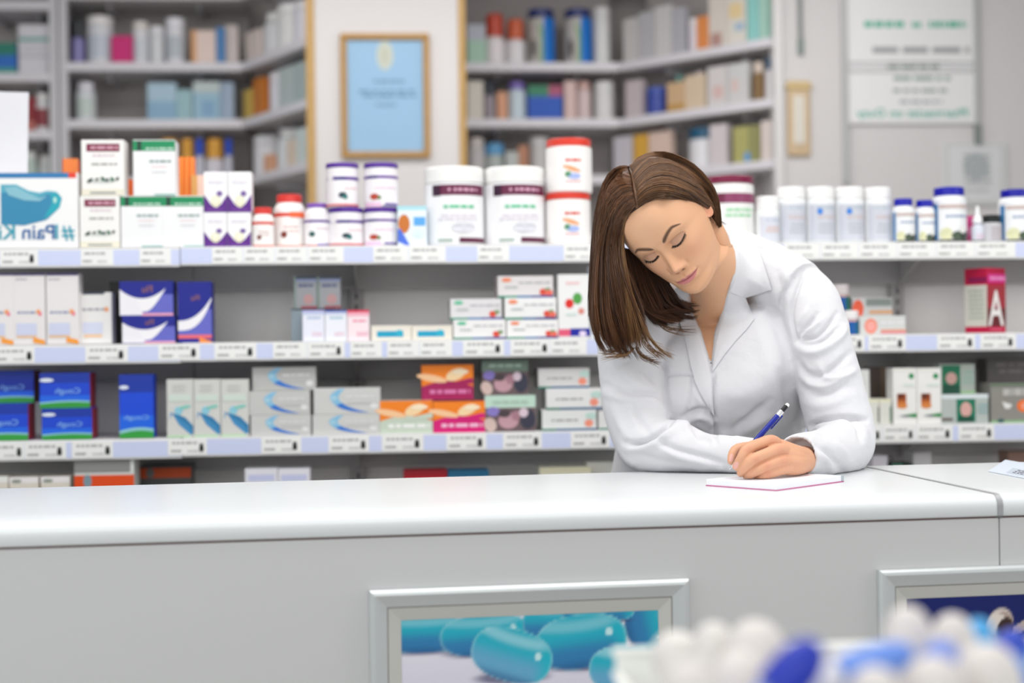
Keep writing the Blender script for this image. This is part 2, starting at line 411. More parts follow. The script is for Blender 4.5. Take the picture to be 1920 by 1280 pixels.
carton('vitamin_carton', 'purple and white carton, top row, side toward the green cartons', 'carton', 382, 426, 322, zt, purple(), 'f4f3f5', .05)
carton('vitamin_carton', 'purple and white carton, top row, side toward the red-capped bottles', 'carton', 427, 471, 322, zq, purple(), 'f4f3f5', .05)
stripe = [('s', [(.05+.24*k, 0), (.15+.24*k, 1)], [(.15+.24*k, 0), (.25+.24*k, 1)], 'f8a04a') for k in range(4)]
carton('pill_pack', 'orange striped pack peeping out above the capsule carton', 'carton', 117, 145, 297, Z1, stripe, 'e2602c', .03, off=.17)
carton('pill_pack', 'narrow orange pack in the gap between maroon and green stacks', 'carton', 184, 247, 336, Z1, [('r', 0, 0, .3, 1, 'e0a03c'), ('r', .3, 0, .62, 1, '4a2a1c')], 'f06a1c', .03, off=.17)
carton('pill_pack', 'tall orange striped pack leaning behind the green stack', 'carton', 322, 364, 294, Z1, stripe+[('r', .1, .28, .9, .38, 'c23a30')], 'f4701c', .03, off=.17)
carton('pill_pack', 'pale orange pack behind the purple cartons', 'carton', 358, 388, 328, Z1, [('r', 0, 0, .4, 1, 'e0a860')], 'f0cfc0', .03, off=.165)
sheet = MB(); sheet.box(-.055, .055, -.0006, .0006, 0, .34, M('dcdce2', .6), 0)
ap = SH.hit(3, 250, .1)
sheet.art([('w', .08, .1, .8, .92, 14, 'dcdce2')], facefn(.11, .34, .0012))
ob = sheet.build('paper_sheet', loc=SH.at(SH.hit(2, 250, .118)[0], Z1, .118), th=SH.th)
ob.rotation_euler = (0, math.radians(1.5), SH.th); ob.scale.z = (SH.hit(10, 172, .118)[1]-Z1)/.34
tag(ob, 'white paper sheet standing upright behind the capsule carton', 'paper')
redb = [('band', .68, .76, 'd8402c'), ('band', .0, .05, 'e2684c'), ('w', .3, .3, .8, .5, 2, 'd9c0bc'), ('e', .35, .28, .1, .07, '7a2c20')]
jar('vitamin_bottle', 'small red-capped white bottle beside the purple cartons', 'bottle', 471, 512, 388, Z1, 'f3f1ef', 'd83a34', .17, .82, .18, art=redb)
jar('vitamin_bottle', 'larger red-capped white bottle behind the small one', 'bottle', 510, 571, 363, Z1, 'f3f1ef', 'd83a34', .15, .80, .2, art=redb+[('r', .55, .66, .98, .78, 'f06a3c')], off=.05)
jar('vitamin_bottle', 'violet-capped white bottle next to the larger red-capped bottle', 'bottle', 569, 620, 380, Z1, 'f3f1f3', '7f4fb8', .1, .82, .2, art=[('band', .62, .68, '5a2a90'), ('e', .3, .32, .12, .07, '2c5a5a'), ('band', 0, .05, 'c6605c'), ('r', .5, .02, .97, .08, '8a80b8'), ('w', .4, .42, .9, .5, 1, 'd8c4cc')], off=.03)
berry = [('band', .68, .76, '5a2f94'), ('r', .28, .68, .62, .76, '2a1a80'), ('r', 0, .68, .22, .78, 'f0eef0'), ('e', .52, .3, .13, .075, '28404c'), ('e', .6, .25, .08, .05, '2a7a78'), ('w', .55, .44, .95, .5, 1, 'e3bcc0'), ('band', .03, .08, 'd8686c')]
cher = [('band', .72, .79, '6a3f9c'), ('r', .1, .72, .4, .79, '35207e'), ('e', .3, .26, .13, .08, 'b8402c'), ('e', .44, .24, .06, .05, '5c7a3a'), ('r', .05, 0, .5, .12, 'eac4e0'), ('r', .6, .04, .97, .1, '6a5aa4'), ('w', .3, .45, .9, .52, 1, 'ecc8e0')]
for (x0, x1, y0), lw, lu in (((615, 681, 388), 'lower purple-lidded jar with a dark berry picture, in the stack beside the violet-capped bottle', 'upper purple-lidded jar with a dark berry picture, standing on its twin'),
                             ((681, 746, 388), 'lower purple-lidded jar with a red cherry picture, beside the small blue carton', 'upper purple-lidded jar with a red cherry picture, standing on its twin')):
    art = berry if x0 < 650 else cher
    zt = jar('fruit_tablet_jar', lw, 'jar', x0, x1, y0, Z1, 'f2eff2', '55289a', .12, 1.0, .05, art=art)
    jar('fruit_tablet_jar', lu, 'jar', x0-5 if x0 < 650 else x0+1, x1-10 if x0 < 650 else x1, 304, zt, 'f2eff2', '5a2c9e', .105, 1.02, .05, art=art)
carton('plaster_carton', 'small pale blue carton with an orange picture beside the big tubs', 'carton', 745, 800, 386, Z1, [('r', 0, .9, 1, 1, 'a9dbe6'), ('e', .22, .55, .2, .24, 'c8722c'), ('r', .55, .5, .95, .72, '5aa8e8'), ('p', [(0, .1), (.3, 0), (.42, 0), (.1, .42), (0, .42)], '4a70d8'), ('e', .7, .3, .18, .1, 'd9eaf4')], 'e4eff8', .05)
tub = [('r', .12, .79, .97, .955, '64143e'), ('r', .12, .78, .24, .955, '3a1a34'), ('w', .34, .83, .86, .92, 1, 'd8a6bc'), ('w', .24, .56, .8, .66, 1, '66c69a'), ('w', .2, .38, .84, .5, 2, 'dcd4e2'), ('e', .62, .28, .2, .08, 'd9d9e2'), ('r', .2, .06, .44, .1, '9cb0a4'), ('r', .55, .045, .97, .12, '5c0f3a')]
jar('powder_tub', 'large white tub with wine-red band, the one beside the pale blue carton', 'tub', 797, 911, 310, Z1, 'f0f0f2', 'f6f6f4', .2, 1.0, .04, art=tub)
jar('powder_tub', 'large white tub with wine-red band, the one beside the red-lidded jars', 'tub', 912, 1027, 310, Z1, 'f0f0f2', 'f6f6f4', .2, 1.0, .04, art=tub)
rj = [('w', .32, .62, .7, .74, 1, 'd8402c'), ('e', .5, .5, .2, .05, 'f0a878', -.3), ('e', .42, .38, .07, .06, '3c8a4c'), ('e', .55, .34, .14, .06, 'a8b8f0'), ('w', .36, .2, .7, .26, 1, 'e8a8b4')]
zt = jar('tablet_jar', 'lower red-lidded white jar, nearly hidden by brown hair', 'jar', 1028, 1112, 360, Z1, 'f4f2f0', 'dd3a28', .12, 1.0, .05, art=rj)
jar('tablet_jar', 'upper red-lidded white jar, the tallest point of the top shelf', 'jar', 1028, 1115, 257, zt, 'f4f2f0', 'e03c2a', .14, .97, .05, art=rj)
jar('powder_tub', 'white tub with wine-red lid behind the writing woman’s head', 'tub', 1332, 1423, 327, Z1, 'eeeeec', '7c1440', .115, 1.0, .05, art=[('r', .05, .67, .98, .83, '8a3a62'), ('r', .05, .67, .3, .83, '6a0f38'), ('w', .3, .42, .9, .6, 2, '9ad8a8'), ('e', .3, .18, .2, .1, '6a7a70')])
can = [('r', .06, .06, .94, .86, 'c9ccd6'), ('w', .2, .74, .9, .82, 1, '9fb4c0'), ('w', .25, .52, .9, .62, 2, 'ccb4b0'), ('w', .3, .2, .85, .46, 3, 'b8bcc2')]
jar('tablet_bottle', 'short white bottle squeezed between the wine-lidded tub and grey canisters', 'bottle', 1422, 1466, 367, Z1, 'f0f2f2', 'f6f6f6', .27, .95, .08, art=[('r', .1, .05, .95, .78, 'd4d6e0'), ('w', .3, .62, .9, .72, 1, '9fb4d0'), ('w', .3, .3, .9, .5, 2, 'd8b4ac')], off=.02)
for i, (x0, x1, l) in enumerate(((1463, 1517, 'grey-label canister nearest the short white bottle'), (1518, 1572, 'grey-label canister with blue dot, second from the short white bottle'), (1573, 1627, 'grey-label canister with blue dot, third from the short white bottle'), (1628, 1679, 'grey-label canister nearest the blue-capped bottles'))):
    jar('canister', l+', white cap', 'canister', x0, x1, 349+(i == 3), Z1, 'eaecee', 'f4f4f4', .2, .96, .1, art=can+([('e', .36, .84-.14, .09, .07, '3c82d8')] if i in (1, 2) else []), off=.03)
flow = [('r', 0, .04, .06, .82, '3c80b8'), ('r', .08, .72, .95, .8, 'c8b4ae'), ('w', .2, .5, .9, .6, 1, '8a9ec0'), ('e', .25, .17, .16, .14, 'dcdcb4'), ('e', .58, .13, .2, .1, '4a5a48'), ('e', .8, .14, .14, .1, '3a3f3a'), ('e', .72, .26, .1, .08, 'ececea'), ('r', .08, .0, .98, .05, '3c403c')]
jar('herbal_bottle', 'small blue-capped bottle beside the grey canisters', 'bottle', 1680, 1721, 371, Z1, 'eef0f2', '0c12a8', .17, .82, .16, art=flow, rings=False)
jar('herbal_bottle', 'small blue-capped bottle beside the big blue-capped one', 'bottle', 1722, 1758, 374, Z1, 'eef0f2', '0a10a6', .17, .85, .14, art=flow, rings=False, off=.02)
jar('herbal_bottle', 'big blue-capped bottle towering over its two small neighbours', 'bottle', 1760, 1822, 349, Z1, 'eef0f2', '0a0fa6', .155, .88, .12, art=flow, rings=False, off=.01)
carton('lozenge_carton', 'pink-edged carton almost hidden behind the big blue-capped bottle', 'carton', 1800, 1827, 404, Z1, [('w', .2, .3, .8, .6, 3, 'e8b0cc')], 'd04a8a', .03, off=.09)
m = MB(); a, w, h = seat(SH, 1826, 1848, 385, .03, Z1, 0)
m.lathe([(.0001, 0), (.014, 0), (.0145, .002), (.0145, h*.4), (.012, h*.46), (.008, h*.5), (.0075, h*.55)], M('d8dce8', .3), 20)
m.art([('w', .2, .2, .9, .6, 2, 'd8b0c4'), ('r', 0, 0, 1, .16, '6a746c')], cylfn(.0147, h*.4))
o = m.build('nasal_spray', loc=SH.at(a, Z1, .045), th=SH.th); tag(o, 'slim white spray bottle with a pointed nozzle', 'bottle')
m = MB(); m.lathe([(.012, 0), (.0115, h*.12), (.006, h*.2), (.0045, h*.4), (.003, h*.46), (.0001, h*.47)], M('f4f4f6', .3), 18); m.build('nozzle', o, loc=(0, 0, h*.53))
jar('cream_jar', 'small grey jar with a black lid beside the spray bottle', 'jar', 1848, 1884, 402, Z1, 'c8c8cc', '0c1614', .28, .9, .08, art=[('r', .3, .1, .98, .8, 'b8b2b8')], off=.02)
jar('herbal_bottle', 'big blue-capped bottle standing apart at the far end beyond the black-lidded jar', 'bottle', 1886, 1948, 353, Z1, 'eef0f2', '08089c', .15, .85, .12, art=flow, rings=False, off=.015)
# --- middle shelf
tall = [('r', 0, .965, 1, 1, '3a3060'), ('w', .05, .89, .42, .94, 1, 'b0a8b4'), ('w', .1, .42, .82, .48, 1, '8890b0'), ('e', .78, .46, .07, .035, 'f0a060'), ('e', .84, .43, .05, .03, 'f07a90'), ('r', .08, .13, .72, .3, 'cdd2ea'), ('r', .08, .1, .72, .125, 'f0c08c'), ('p', [(.62, .1), (.98, .06), (.98, .0), (.6, .03)], 'f29a2c')]
for x0, x1, l in ((-36, 25, 'cut off by the picture edge'), (25, 84, 'middle one of the three'), (86, 147, 'beside the shorter white carton')):
    carton('skin_cream_carton', 'tall white carton with a small orange motif, '+l, 'carton', x0, x1, 512, Z2, tall, 'e6e2e2', .05)
carton('skin_cream_carton', 'shorter white carton with an orange dot beside the three tall ones', 'carton', 148, 209, 548, Z2, [('r', .1, .96, .78, 1, '2c3a50'), ('w', .08, .62, .8, .72, 1, 'a4a4ac'), ('e', .84, .67, .07, .05, 'e8a070'), ('r', .1, .2, .72, .42, 'd2d6ea'), ('r', .14, .13, .7, .18, 'f2c49a')], 'e8e6e4', .05, off=.03)
carton('black_carton', 'narrow black carton in the gap beside the flu cartons', 'carton', 205, 226, 528, Z2, [], '141414', .05, off=.1)
def flu(up):
    if up: cur = [(x, .36+.38*x**2.4) for x in np.linspace(0, 1, 12)]; lo = [(x, .2+.5*x**3) for x in np.linspace(0, 1, 12)]; ty = .74
    else: cur = [(x, .5+1.5*(x-.42)**2) for x in np.linspace(0, .86, 14)]; lo = [(x, min(max(.06, .12+3.1*(max(x-.5, 0))**1.5), .5+1.5*(x-.42)**2-.01)) for x in np.linspace(0, .86, 14)]; ty = .78
    it = [('r', 0, 0, 1, .62 if not up else .55, '6468c4'), ('s', cur, [(x, 1) for x, y in cur], '101c8c'), ('s', lo, cur, 'f2f0f4')]
    if not up: it += [('r', .86, .62, 1, 1, '101c8c'), ('p', [(0, .02), (.45, .02), (.3, .5), (0, .72)], 'eeecf2'), ('r', .42, .0, 1, .07, 'f0a8c0')]
    else: it += [('r', 0, .07, 1, .13, 'e86a72'), ('r', 0, 0, 1, .07, '101c8c'), ('p', [(.62, .09), (1, .02), (1, .0), (.64, 0)], 'f2903c')]
    return it+[('t', 'Flu', .52, ty, .2 if not up else .09, '93625f')]
zt = carton('flu_remedy_carton', 'wide blue flu carton with a white crescent, lower of two', 'carton', 229, 328, 592, Z2, flu(0), '2a34a4', .07)
carton('flu_remedy_carton', 'wide blue flu carton with a white crescent, upper of two', 'carton', 224, 324, 527, zt, flu(0), '2a34a4', .07)
carton('flu_remedy_carton', 'upright blue flu carton with a white crescent beside the stacked pair', 'carton', 333, 396, 528, Z2, flu(1), '14208e', .06, off=.015)
pk = lambda a, b, c: [('r', 0, .94, 1, 1, a), ('w', .22, .68, .82, .82, 1, b), ('w', .4, .14, .9, .3, 2, c), ('r', 0, .86, 1, .94, 'c2cceb')]
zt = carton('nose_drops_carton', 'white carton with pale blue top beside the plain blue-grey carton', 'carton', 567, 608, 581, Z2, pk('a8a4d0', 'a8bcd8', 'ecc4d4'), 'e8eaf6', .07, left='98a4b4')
carton('nose_drops_carton', 'white carton with dark blue top, between its white and pink neighbours', 'carton', 609, 650, 581, Z2, pk('3c4a9c', '9cc0d4', 'ecc4d4'), 'eceef6', .07)
carton('nose_drops_carton', 'pink-topped white carton at the end of the row of three', 'carton', 651, 692, 581, Z2, [('r', 0, .92, 1, 1, 'd83a5c'), ('r', 0, .8, 1, .92, 'f0b0c0'), ('w', .2, .58, .85, .72, 1, 'f090a8'), ('w', .4, .14, .95, .3, 2, 'f0a8c0')], 'f6e4ea', .07)
zq = carton('grey_carton', 'plain blue-grey carton supporting the rear grey pair', 'carton', 546, 626, 578, Z2, [('r', 0, .95, 1, 1, '3a4a54')], '93a0aa', .08, off=.10)
gp = [('r', 0, .9, 1, 1, '5a6470'), ('r', 0, .82, 1, .9, 'a8b4dc'), ('w', .2, .62, .85, .78, 1, '5a6a98'), ('e', .62, .28, .22, .16, 'd8a8a8'), ('r', .3, 0, 1, .07, 'b84a58'), ('r', 0, 0, .08, 1, '9ab0a4')]
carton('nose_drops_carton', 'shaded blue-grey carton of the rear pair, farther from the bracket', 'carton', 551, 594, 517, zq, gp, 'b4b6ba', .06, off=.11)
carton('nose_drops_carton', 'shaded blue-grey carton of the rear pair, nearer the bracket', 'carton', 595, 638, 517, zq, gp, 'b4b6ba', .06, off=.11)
for x0, x1, l in ((696, 771, 'beside the pink-topped carton'), (772, 848, 'beside the white tablet cartons')):
    carton('ointment_carton', 'flat cream carton with a turquoise stroke, '+l, 'carton', x0, x1, 610, Z2, [('r', .14, .22, .8, .62, '14a0c4'), ('e', .7, .5, .1, .2, '2ab0cc'), ('r', 0, .9, 1, 1, 'f2ece0')], 'ece6da', .09)
def tb(g): return [('r', 0, 0, .35, .1, '1c8a70'), ('r', .35, 0, .6, .1, '1c6aa0'), ('r', .6, 0, 1, .1, '2a3a8c'), ('e', .16, .82, .09, .1, '6cc09c' if g else 'f0906c'), ('w', .34, .62, .94, .74, 1, 'a8a8ae'), ('w', .12, .4, .36, .56, 1, 'a8b0b0'), ('e', .82, .26, .07, .15, 'dc4c38'), ('e', .9, .36, .05, .1, '7a9a6c')]+([] if g else [('e', .92, .22, .07, .13, 'e86a5a')])
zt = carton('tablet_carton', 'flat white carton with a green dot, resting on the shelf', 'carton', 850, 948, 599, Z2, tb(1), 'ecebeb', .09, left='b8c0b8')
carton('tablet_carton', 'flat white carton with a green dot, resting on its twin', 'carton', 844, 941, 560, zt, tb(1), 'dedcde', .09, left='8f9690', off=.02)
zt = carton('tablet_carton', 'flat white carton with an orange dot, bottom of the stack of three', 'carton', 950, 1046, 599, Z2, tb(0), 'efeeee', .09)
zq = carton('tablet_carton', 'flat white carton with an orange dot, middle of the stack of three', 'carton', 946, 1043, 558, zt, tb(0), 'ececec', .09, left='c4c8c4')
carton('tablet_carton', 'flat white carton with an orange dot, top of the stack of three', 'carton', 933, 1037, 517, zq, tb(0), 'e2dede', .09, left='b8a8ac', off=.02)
carton('sweetener_carton', 'upright white carton with red and green dots beside the stacked tablet cartons', 'carton', 1046, 1104, 514, Z2, [('e', .36, .54, .14, .075, 'dc2c24'), ('e', .62, .62, .15, .09, '52a04c'), ('e', .74, .42, .1, .05, 'dc8c80'), ('w', .25, .82, .7, .9, 1, 'ecc0c0'), ('r', .0, .03, .4, .14, 'e05a7a'), ('r', .38, .03, 1, .15, '16229c'), ('e', .78, .07, .12, .04, 'e8d8f0'), ('w', .2, .34, .6, .4, 1, 'c8dcd8')], 'ececec', .055)
carton('pale_blue_carton', 'pale blue and white carton half hidden by the brown hair', 'carton', 1106, 1150, 498, Z2, [('r', 0, .62, .6, .9, 'b8c8ec'), ('r', .4, .2, .9, .45, 'a8d0ec'), ('e', .5, .3, .3, .1, 'd8e4f4')], 'e6ecf4', .05, off=.02)
zt = jar('cream_pot', 'lower blue and white pot beside the white sleeve', 'jar', 1584, 1614, 582, Z2, '0f5aa4', 'ece8e8', .36, .98, .05, art=[('band', .86, .97, 'e8b8a8'), ('r', .7, 0, 1, .9, '0f7090')], rings=False)
jar('cream_pot', 'upper blue and white pot beside the white sleeve', 'jar', 1563, 1597, 533, zt, '0b4f98', 'ccc4c4', .4, .98, .05, art=[('band', .88, .98, 'd8b0a0'), ('r', .7, 0, 1, .9, '0f6a58')], rings=False, off=.02)
zt = carton('throat_tablet_carton', 'flat white carton with a pink-orange disc, resting on the shelf', 'carton', 1612, 1698, 592, Z2, [('e', .24, .45, .14, .42, 'f08a70'), ('e', .24, .45, .1, .28, 'f4a8a0'), ('w', .4, .5, .95, .75, 1, 'e4e4e8'), ('r', .45, .16, 1, .26, 'e0a080'), ('r', .45, .04, 1, .14, 'ee8a98')], 'd4d6d4', .08)
carton('throat_tablet_carton', 'flat grey carton with an orange disc, resting on the white one', 'carton', 1598, 1673, 558, zt, [('e', .14, .4, .14, .5, 'd8583c'), ('r', .34, .55, .98, .95, '7a827e'), ('w', .36, .4, .95, .6, 1, 'b8b8bc'), ('r', .42, .12, 1, .3, 'c8966c')], 'bcbcbc', .08, off=.03)
carton('vitamin_a_carton', 'crimson carton with one big white letter on an empty stretch of shelf', 'carton', 1830, 1883, 502, Z2, [('r', 0, .1, 1, .73, 'a8303c'), ('r', 0, .1, 1, .38, '6a1f24'), ('t', 'A', .47, .4, .56, 'f4f0ee', .84), ('r', .05, .78, 1, .9, 'e0409c'), ('w', .12, .8, .98, .88, 1, 'f0a0cc'), ('r', .12, .04, .8, .07, 'e05a78')], 'be0f42', .066, off=.02, yaw=.52, leftart=[('r', .0, .1, 1, .74, 'd2d0c6'), ('w', .15, .2, .85, .68, 7, 'a8b0a4'), ('r', .2, .78, 1, .86, '8a1050')])
# --- low shelf
def cough(up=0):
    cur = [(x, (.12 if not up else .07)+.05*math.sin(2.6*x)) for x in np.linspace(0, 1, 8)]
    return [('r', 0, .72, 1, 1, '0c34a4'), ('r', 0, .12, 1, .36, '1264e4'), ('s', cur, [(x, y+.05) for x, y in cur], '8fc8d0'), ('s', [(x, 0) for x, y in cur], cur, '2f9a3c'), ('e', .14, .8 if not up else .8, .14, .055 if not up else .03, 'e4ecf8'), ('t', 'Cough', .56 if not up else .5, .5 if not up else .33, .16 if not up else .07, '7fb0f0', .5 if not up else .72)]
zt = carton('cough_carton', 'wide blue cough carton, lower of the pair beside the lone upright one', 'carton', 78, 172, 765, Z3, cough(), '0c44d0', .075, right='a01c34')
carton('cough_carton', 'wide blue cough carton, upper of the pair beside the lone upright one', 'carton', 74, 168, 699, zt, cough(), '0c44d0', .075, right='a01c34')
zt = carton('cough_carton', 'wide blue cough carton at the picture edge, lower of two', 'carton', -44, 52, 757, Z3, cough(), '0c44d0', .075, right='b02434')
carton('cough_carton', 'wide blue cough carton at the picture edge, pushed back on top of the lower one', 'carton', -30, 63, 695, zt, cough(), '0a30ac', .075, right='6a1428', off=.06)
carton('cough_carton', 'upright blue cough carton standing alone', 'carton', 223, 287, 702, Z3, cough(1), '0c48d8', .05, off=.015)
def sw(k): return [('p', [(.18, .42), (.3, .34), (.55, .28), (.98, .06), (.98, .2), (.7, .34), (.4, .4)], '2f7cac'), ('p', [(.1, .3), (.2, .42), (.45, .22), (.9, .04), (.98, .06), (.8, .2), (.4, .34), (.14, .44)], '3f8cc0'), ('e', .44, .46, .16, .07, '8cc8dc', .9), ('e', .68, .52, .24, .03, '7fc8bc', .2), ('r', .08, .62, .9, .74, 'cfdcd2'), ('w', .2, .78, .7, .92, 2, 'c4c6c2'), ('r', .0, 0, .9, .04, 'b8d8b4')]
for i, (x0, x1, l) in enumerate(((312, 362, 'nearest the lone cough carton'), (363, 413, 'middle of three'), (414, 466, 'nearest the flat grey stack'))):
    carton('antacid_carton', 'upright grey carton with a blue swoosh, '+l, 'carton', x0, x1, 711, Z3, sw(0), 'd2d2ce', .05)
def cr2(k):
    k = np.array(k); t = np.linspace(0, len(k)-1, 16); i = np.minimum(t.astype(int), len(k)-2); f = (t-i)[:, None]
    p0, p1, p2, p3 = k[np.maximum(i-1, 0)], k[i], k[i+1], k[np.minimum(i+2, len(k)-1)]
    return [tuple(q) for q in .5*(2*p1+(p2-p0)*f+(2*p0-5*p1+4*p2-p3)*f*f+(3*p1-p0-3*p2+p3)*f**3)]
def sh_():
    O = cr2([(.37, .96), (.25, .74), (.26, .52), (.38, .26), (.6, .1), (.82, .06)]); N = cr2([(.47, .98), (.40, .8), (.37, .6), (.47, .36), (.64, .18), (.82, .07)])
    k = len(O)//2
    return [('s', O[:k+1], N[:k+1], '86bede'), ('s', O[k:], N[k:], '2f74cc'), ('e', .3, .62, .05, .1, 'a4cfe2'), ('w', .44, .56, .9, .76, 1, 'dadada'), ('r', .5, .40, .95, .46, 'c0c0c0'), ('e', .9, .3, .06, .12, 'e4e4e4')]
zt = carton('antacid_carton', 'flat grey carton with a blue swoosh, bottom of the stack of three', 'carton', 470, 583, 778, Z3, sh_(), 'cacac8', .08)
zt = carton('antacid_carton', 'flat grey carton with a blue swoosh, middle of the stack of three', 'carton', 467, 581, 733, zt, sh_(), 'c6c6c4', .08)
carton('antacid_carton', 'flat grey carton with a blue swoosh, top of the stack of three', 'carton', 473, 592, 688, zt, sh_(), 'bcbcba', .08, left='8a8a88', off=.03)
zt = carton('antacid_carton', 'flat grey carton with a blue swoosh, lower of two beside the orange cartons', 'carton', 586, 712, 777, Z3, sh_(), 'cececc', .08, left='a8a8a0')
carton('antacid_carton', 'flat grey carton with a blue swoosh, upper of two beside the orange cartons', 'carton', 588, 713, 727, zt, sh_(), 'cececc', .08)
def og(low, lt): 
    q = np.linspace(0, 1, 10)
    return [('r', 0, 0, 1, .5, low), ('s', [(x, .38+.16*math.sin(3.2*x)) for x in q], [(x, 1) for x in q], 'f4841c'), ('e', .2, .62, .3, .1, 'f8c89a', -.2), ('e', .66, .72, .2, .16, 'f8d8a8', .4), ('p', [(.4, .42), (.95, .62), (1, .58), (1, .46), (.6, .4)], low), ('w', .12, .12, .94, .34, 1, lt), ('e', .75, .8, .16, .08, 'fae6c8')]
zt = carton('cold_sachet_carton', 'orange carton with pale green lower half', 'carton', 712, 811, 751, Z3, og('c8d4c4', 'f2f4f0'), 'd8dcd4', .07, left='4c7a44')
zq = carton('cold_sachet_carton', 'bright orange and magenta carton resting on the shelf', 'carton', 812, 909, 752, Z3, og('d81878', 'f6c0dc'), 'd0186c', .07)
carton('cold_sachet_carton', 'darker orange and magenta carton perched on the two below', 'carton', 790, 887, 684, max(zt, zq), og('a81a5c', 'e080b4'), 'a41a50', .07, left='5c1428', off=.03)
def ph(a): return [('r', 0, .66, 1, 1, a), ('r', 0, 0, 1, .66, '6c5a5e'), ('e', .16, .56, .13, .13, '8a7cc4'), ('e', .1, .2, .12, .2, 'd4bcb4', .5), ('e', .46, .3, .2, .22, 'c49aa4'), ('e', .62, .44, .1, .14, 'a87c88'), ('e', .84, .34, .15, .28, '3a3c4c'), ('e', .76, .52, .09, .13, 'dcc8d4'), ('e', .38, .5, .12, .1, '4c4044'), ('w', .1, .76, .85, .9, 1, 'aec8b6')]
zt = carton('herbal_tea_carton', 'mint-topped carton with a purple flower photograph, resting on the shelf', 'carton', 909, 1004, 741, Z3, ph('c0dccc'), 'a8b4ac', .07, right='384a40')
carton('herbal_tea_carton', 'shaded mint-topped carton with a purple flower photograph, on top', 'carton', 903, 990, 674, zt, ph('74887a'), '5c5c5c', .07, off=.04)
def wf(): return [('r', 0, 0, 1, .1, '1c5a86'), ('r', 0, 0, .25, .1, '1c7a68'), ('w', .12, .42, .66, .58, 1, '9a9a9c'), ('e', .86, .34, .08, .18, 'f0947c'), ('e', .9, .7, .1, .16, 'bcd8d0')]
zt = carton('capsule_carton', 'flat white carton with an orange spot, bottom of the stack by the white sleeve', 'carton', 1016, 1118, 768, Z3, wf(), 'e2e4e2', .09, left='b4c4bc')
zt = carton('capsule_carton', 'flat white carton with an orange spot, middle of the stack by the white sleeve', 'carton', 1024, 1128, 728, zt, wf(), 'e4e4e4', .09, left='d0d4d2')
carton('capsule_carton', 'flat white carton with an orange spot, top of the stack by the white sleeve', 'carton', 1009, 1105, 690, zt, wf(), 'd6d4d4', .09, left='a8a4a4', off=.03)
carton('capsule_carton', 'white carton just showing beside the white sleeve, right of that stack', 'carton', 1122, 1200, 770, Z3, wf(), 'dcdcdc', .09)
carton('white_carton', 'plain white upright carton partly hidden by the white sleeve', 'carton', 1588, 1630, 693, Z3, [('w', .2, .5, .8, .8, 3, 'd4d4d4')], 'dededc', .05, off=.03)
zt = carton('cream_carton', 'low cream carton beside the plain white one, nearer the sleeve', 'carton', 1628, 1648, 748, Z3, [('r', 0, .88, 1, 1, 'e8e4c8'), ('r', .86, .1, 1, .7, '6c746c')], 'dcdcd4', .07)
carton('cream_carton', 'low cream carton beside the liver-red pictures', 'carton', 1649, 1671, 748, Z3, [('r', 0, .88, 1, 1, 'e8e4c8'), ('r', .86, .1, 1, .7, '6c8c74')], 'dcdcd4', .07)
carton('brown_carton', 'dim brown carton behind the low cream cartons', 'carton', 1632, 1670, 688, Z3, [('r', .5, .0, .9, 1, '8a7464')], '6a5c54', .05, off=.16)
lv = [('r', .16, .3, .56, .54, 'c46a2a'), ('e', .38, .33, .22, .05, 'd88440'), ('r', .18, .43, .54, .55, '8e4016'), ('e', .3, .51, .13, .035, '5a200a'), ('e', .78, .86, .11, .05, '0f8a4c'), ('r', 0, .96, .8, 1, 'f4f4ec'), ('p', [(.3, .16), (.98, .2), (.98, .12)], '1c8a44'), ('p', [(.2, .15), (.62, .17), (.62, .13)], '7a7a8c'), ('w', .4, .66, .9, .74, 1, 'd4e4dc')]
carton('liver_pill_carton', 'white carton with a rusty brown picture, beside the cream cartons', 'carton', 1674, 1718, 690, Z3, lv, 'ecebe8', .05)
carton('liver_pill_carton', 'white carton with a rusty brown picture, beside the green cartons', 'carton', 1719, 1764, 690, Z3, lv, 'ecebe8', .05)
gr = [('r', .06, .0, .58, .96, '0c6c4c'), ('e', .32, .52, .16, .2, 'c49a94'), ('r', .08, 0, .56, .3, '0a4a38'), ('w', .64, .3, .96, .8, 3, '8fb4a8'), ('r', .6, 0, 1, .1, '9cc094')]
zt = carton('mint_pastille_carton', 'flat white carton with a dark green panel, resting on the shelf', 'carton', 1765, 1853, 739, Z3, [('r', 0, .86, 1, 1, 'dce4e8'), ('r', .32, .05, .72, .84, '0c7458'), ('e', .52, .48, .12, .26, 'd8a8a0'), ('r', .36, .05, .68, .25, '084c38'), ('w', .76, .3, .98, .7, 3, '88b0b0'), ('r', 0, .1, .24, .2, '6c5c58')], 'b4bcb8', .07, right='5c7a58')
carton('mint_pastille_carton', 'dark green and white carton resting on the flat one', 'carton', 1762, 1828, 682, zt, gr, 'a8b0a8', .05, off=.04)
carton('orange_drink_carton', 'large grey-green carton with an orange ball, cut off by the picture edge', 'carton', 1857, 1990, 718, Z3, [('e', .47, .42, .1, .16, 'f0701c'), ('e', .47, .42, .05, .09, 'f49a7c'), ('p', [(.16, .54), (.3, .46), (.27, .36), (.2, .36)], 'e4e4e2'), ('r', 0, 0, 1, .06, '86b484'), ('r', .1, 0, .18, .1, '2c5a5c'), ('w', .14, .6, .5, .95, 1, 'bcbab6'), ('r', 0, .93, 1, 1, '6c7c68')], '8c8a84', .08)
carton('grey_carton', 'dark grey carton with faint lettering pushed back above the orange ball', 'carton', 1850, 1980, 672, Z3, [('w', .08, .74, .9, .96, 2, '8c8684')], '6a6664', .06, off=.14)
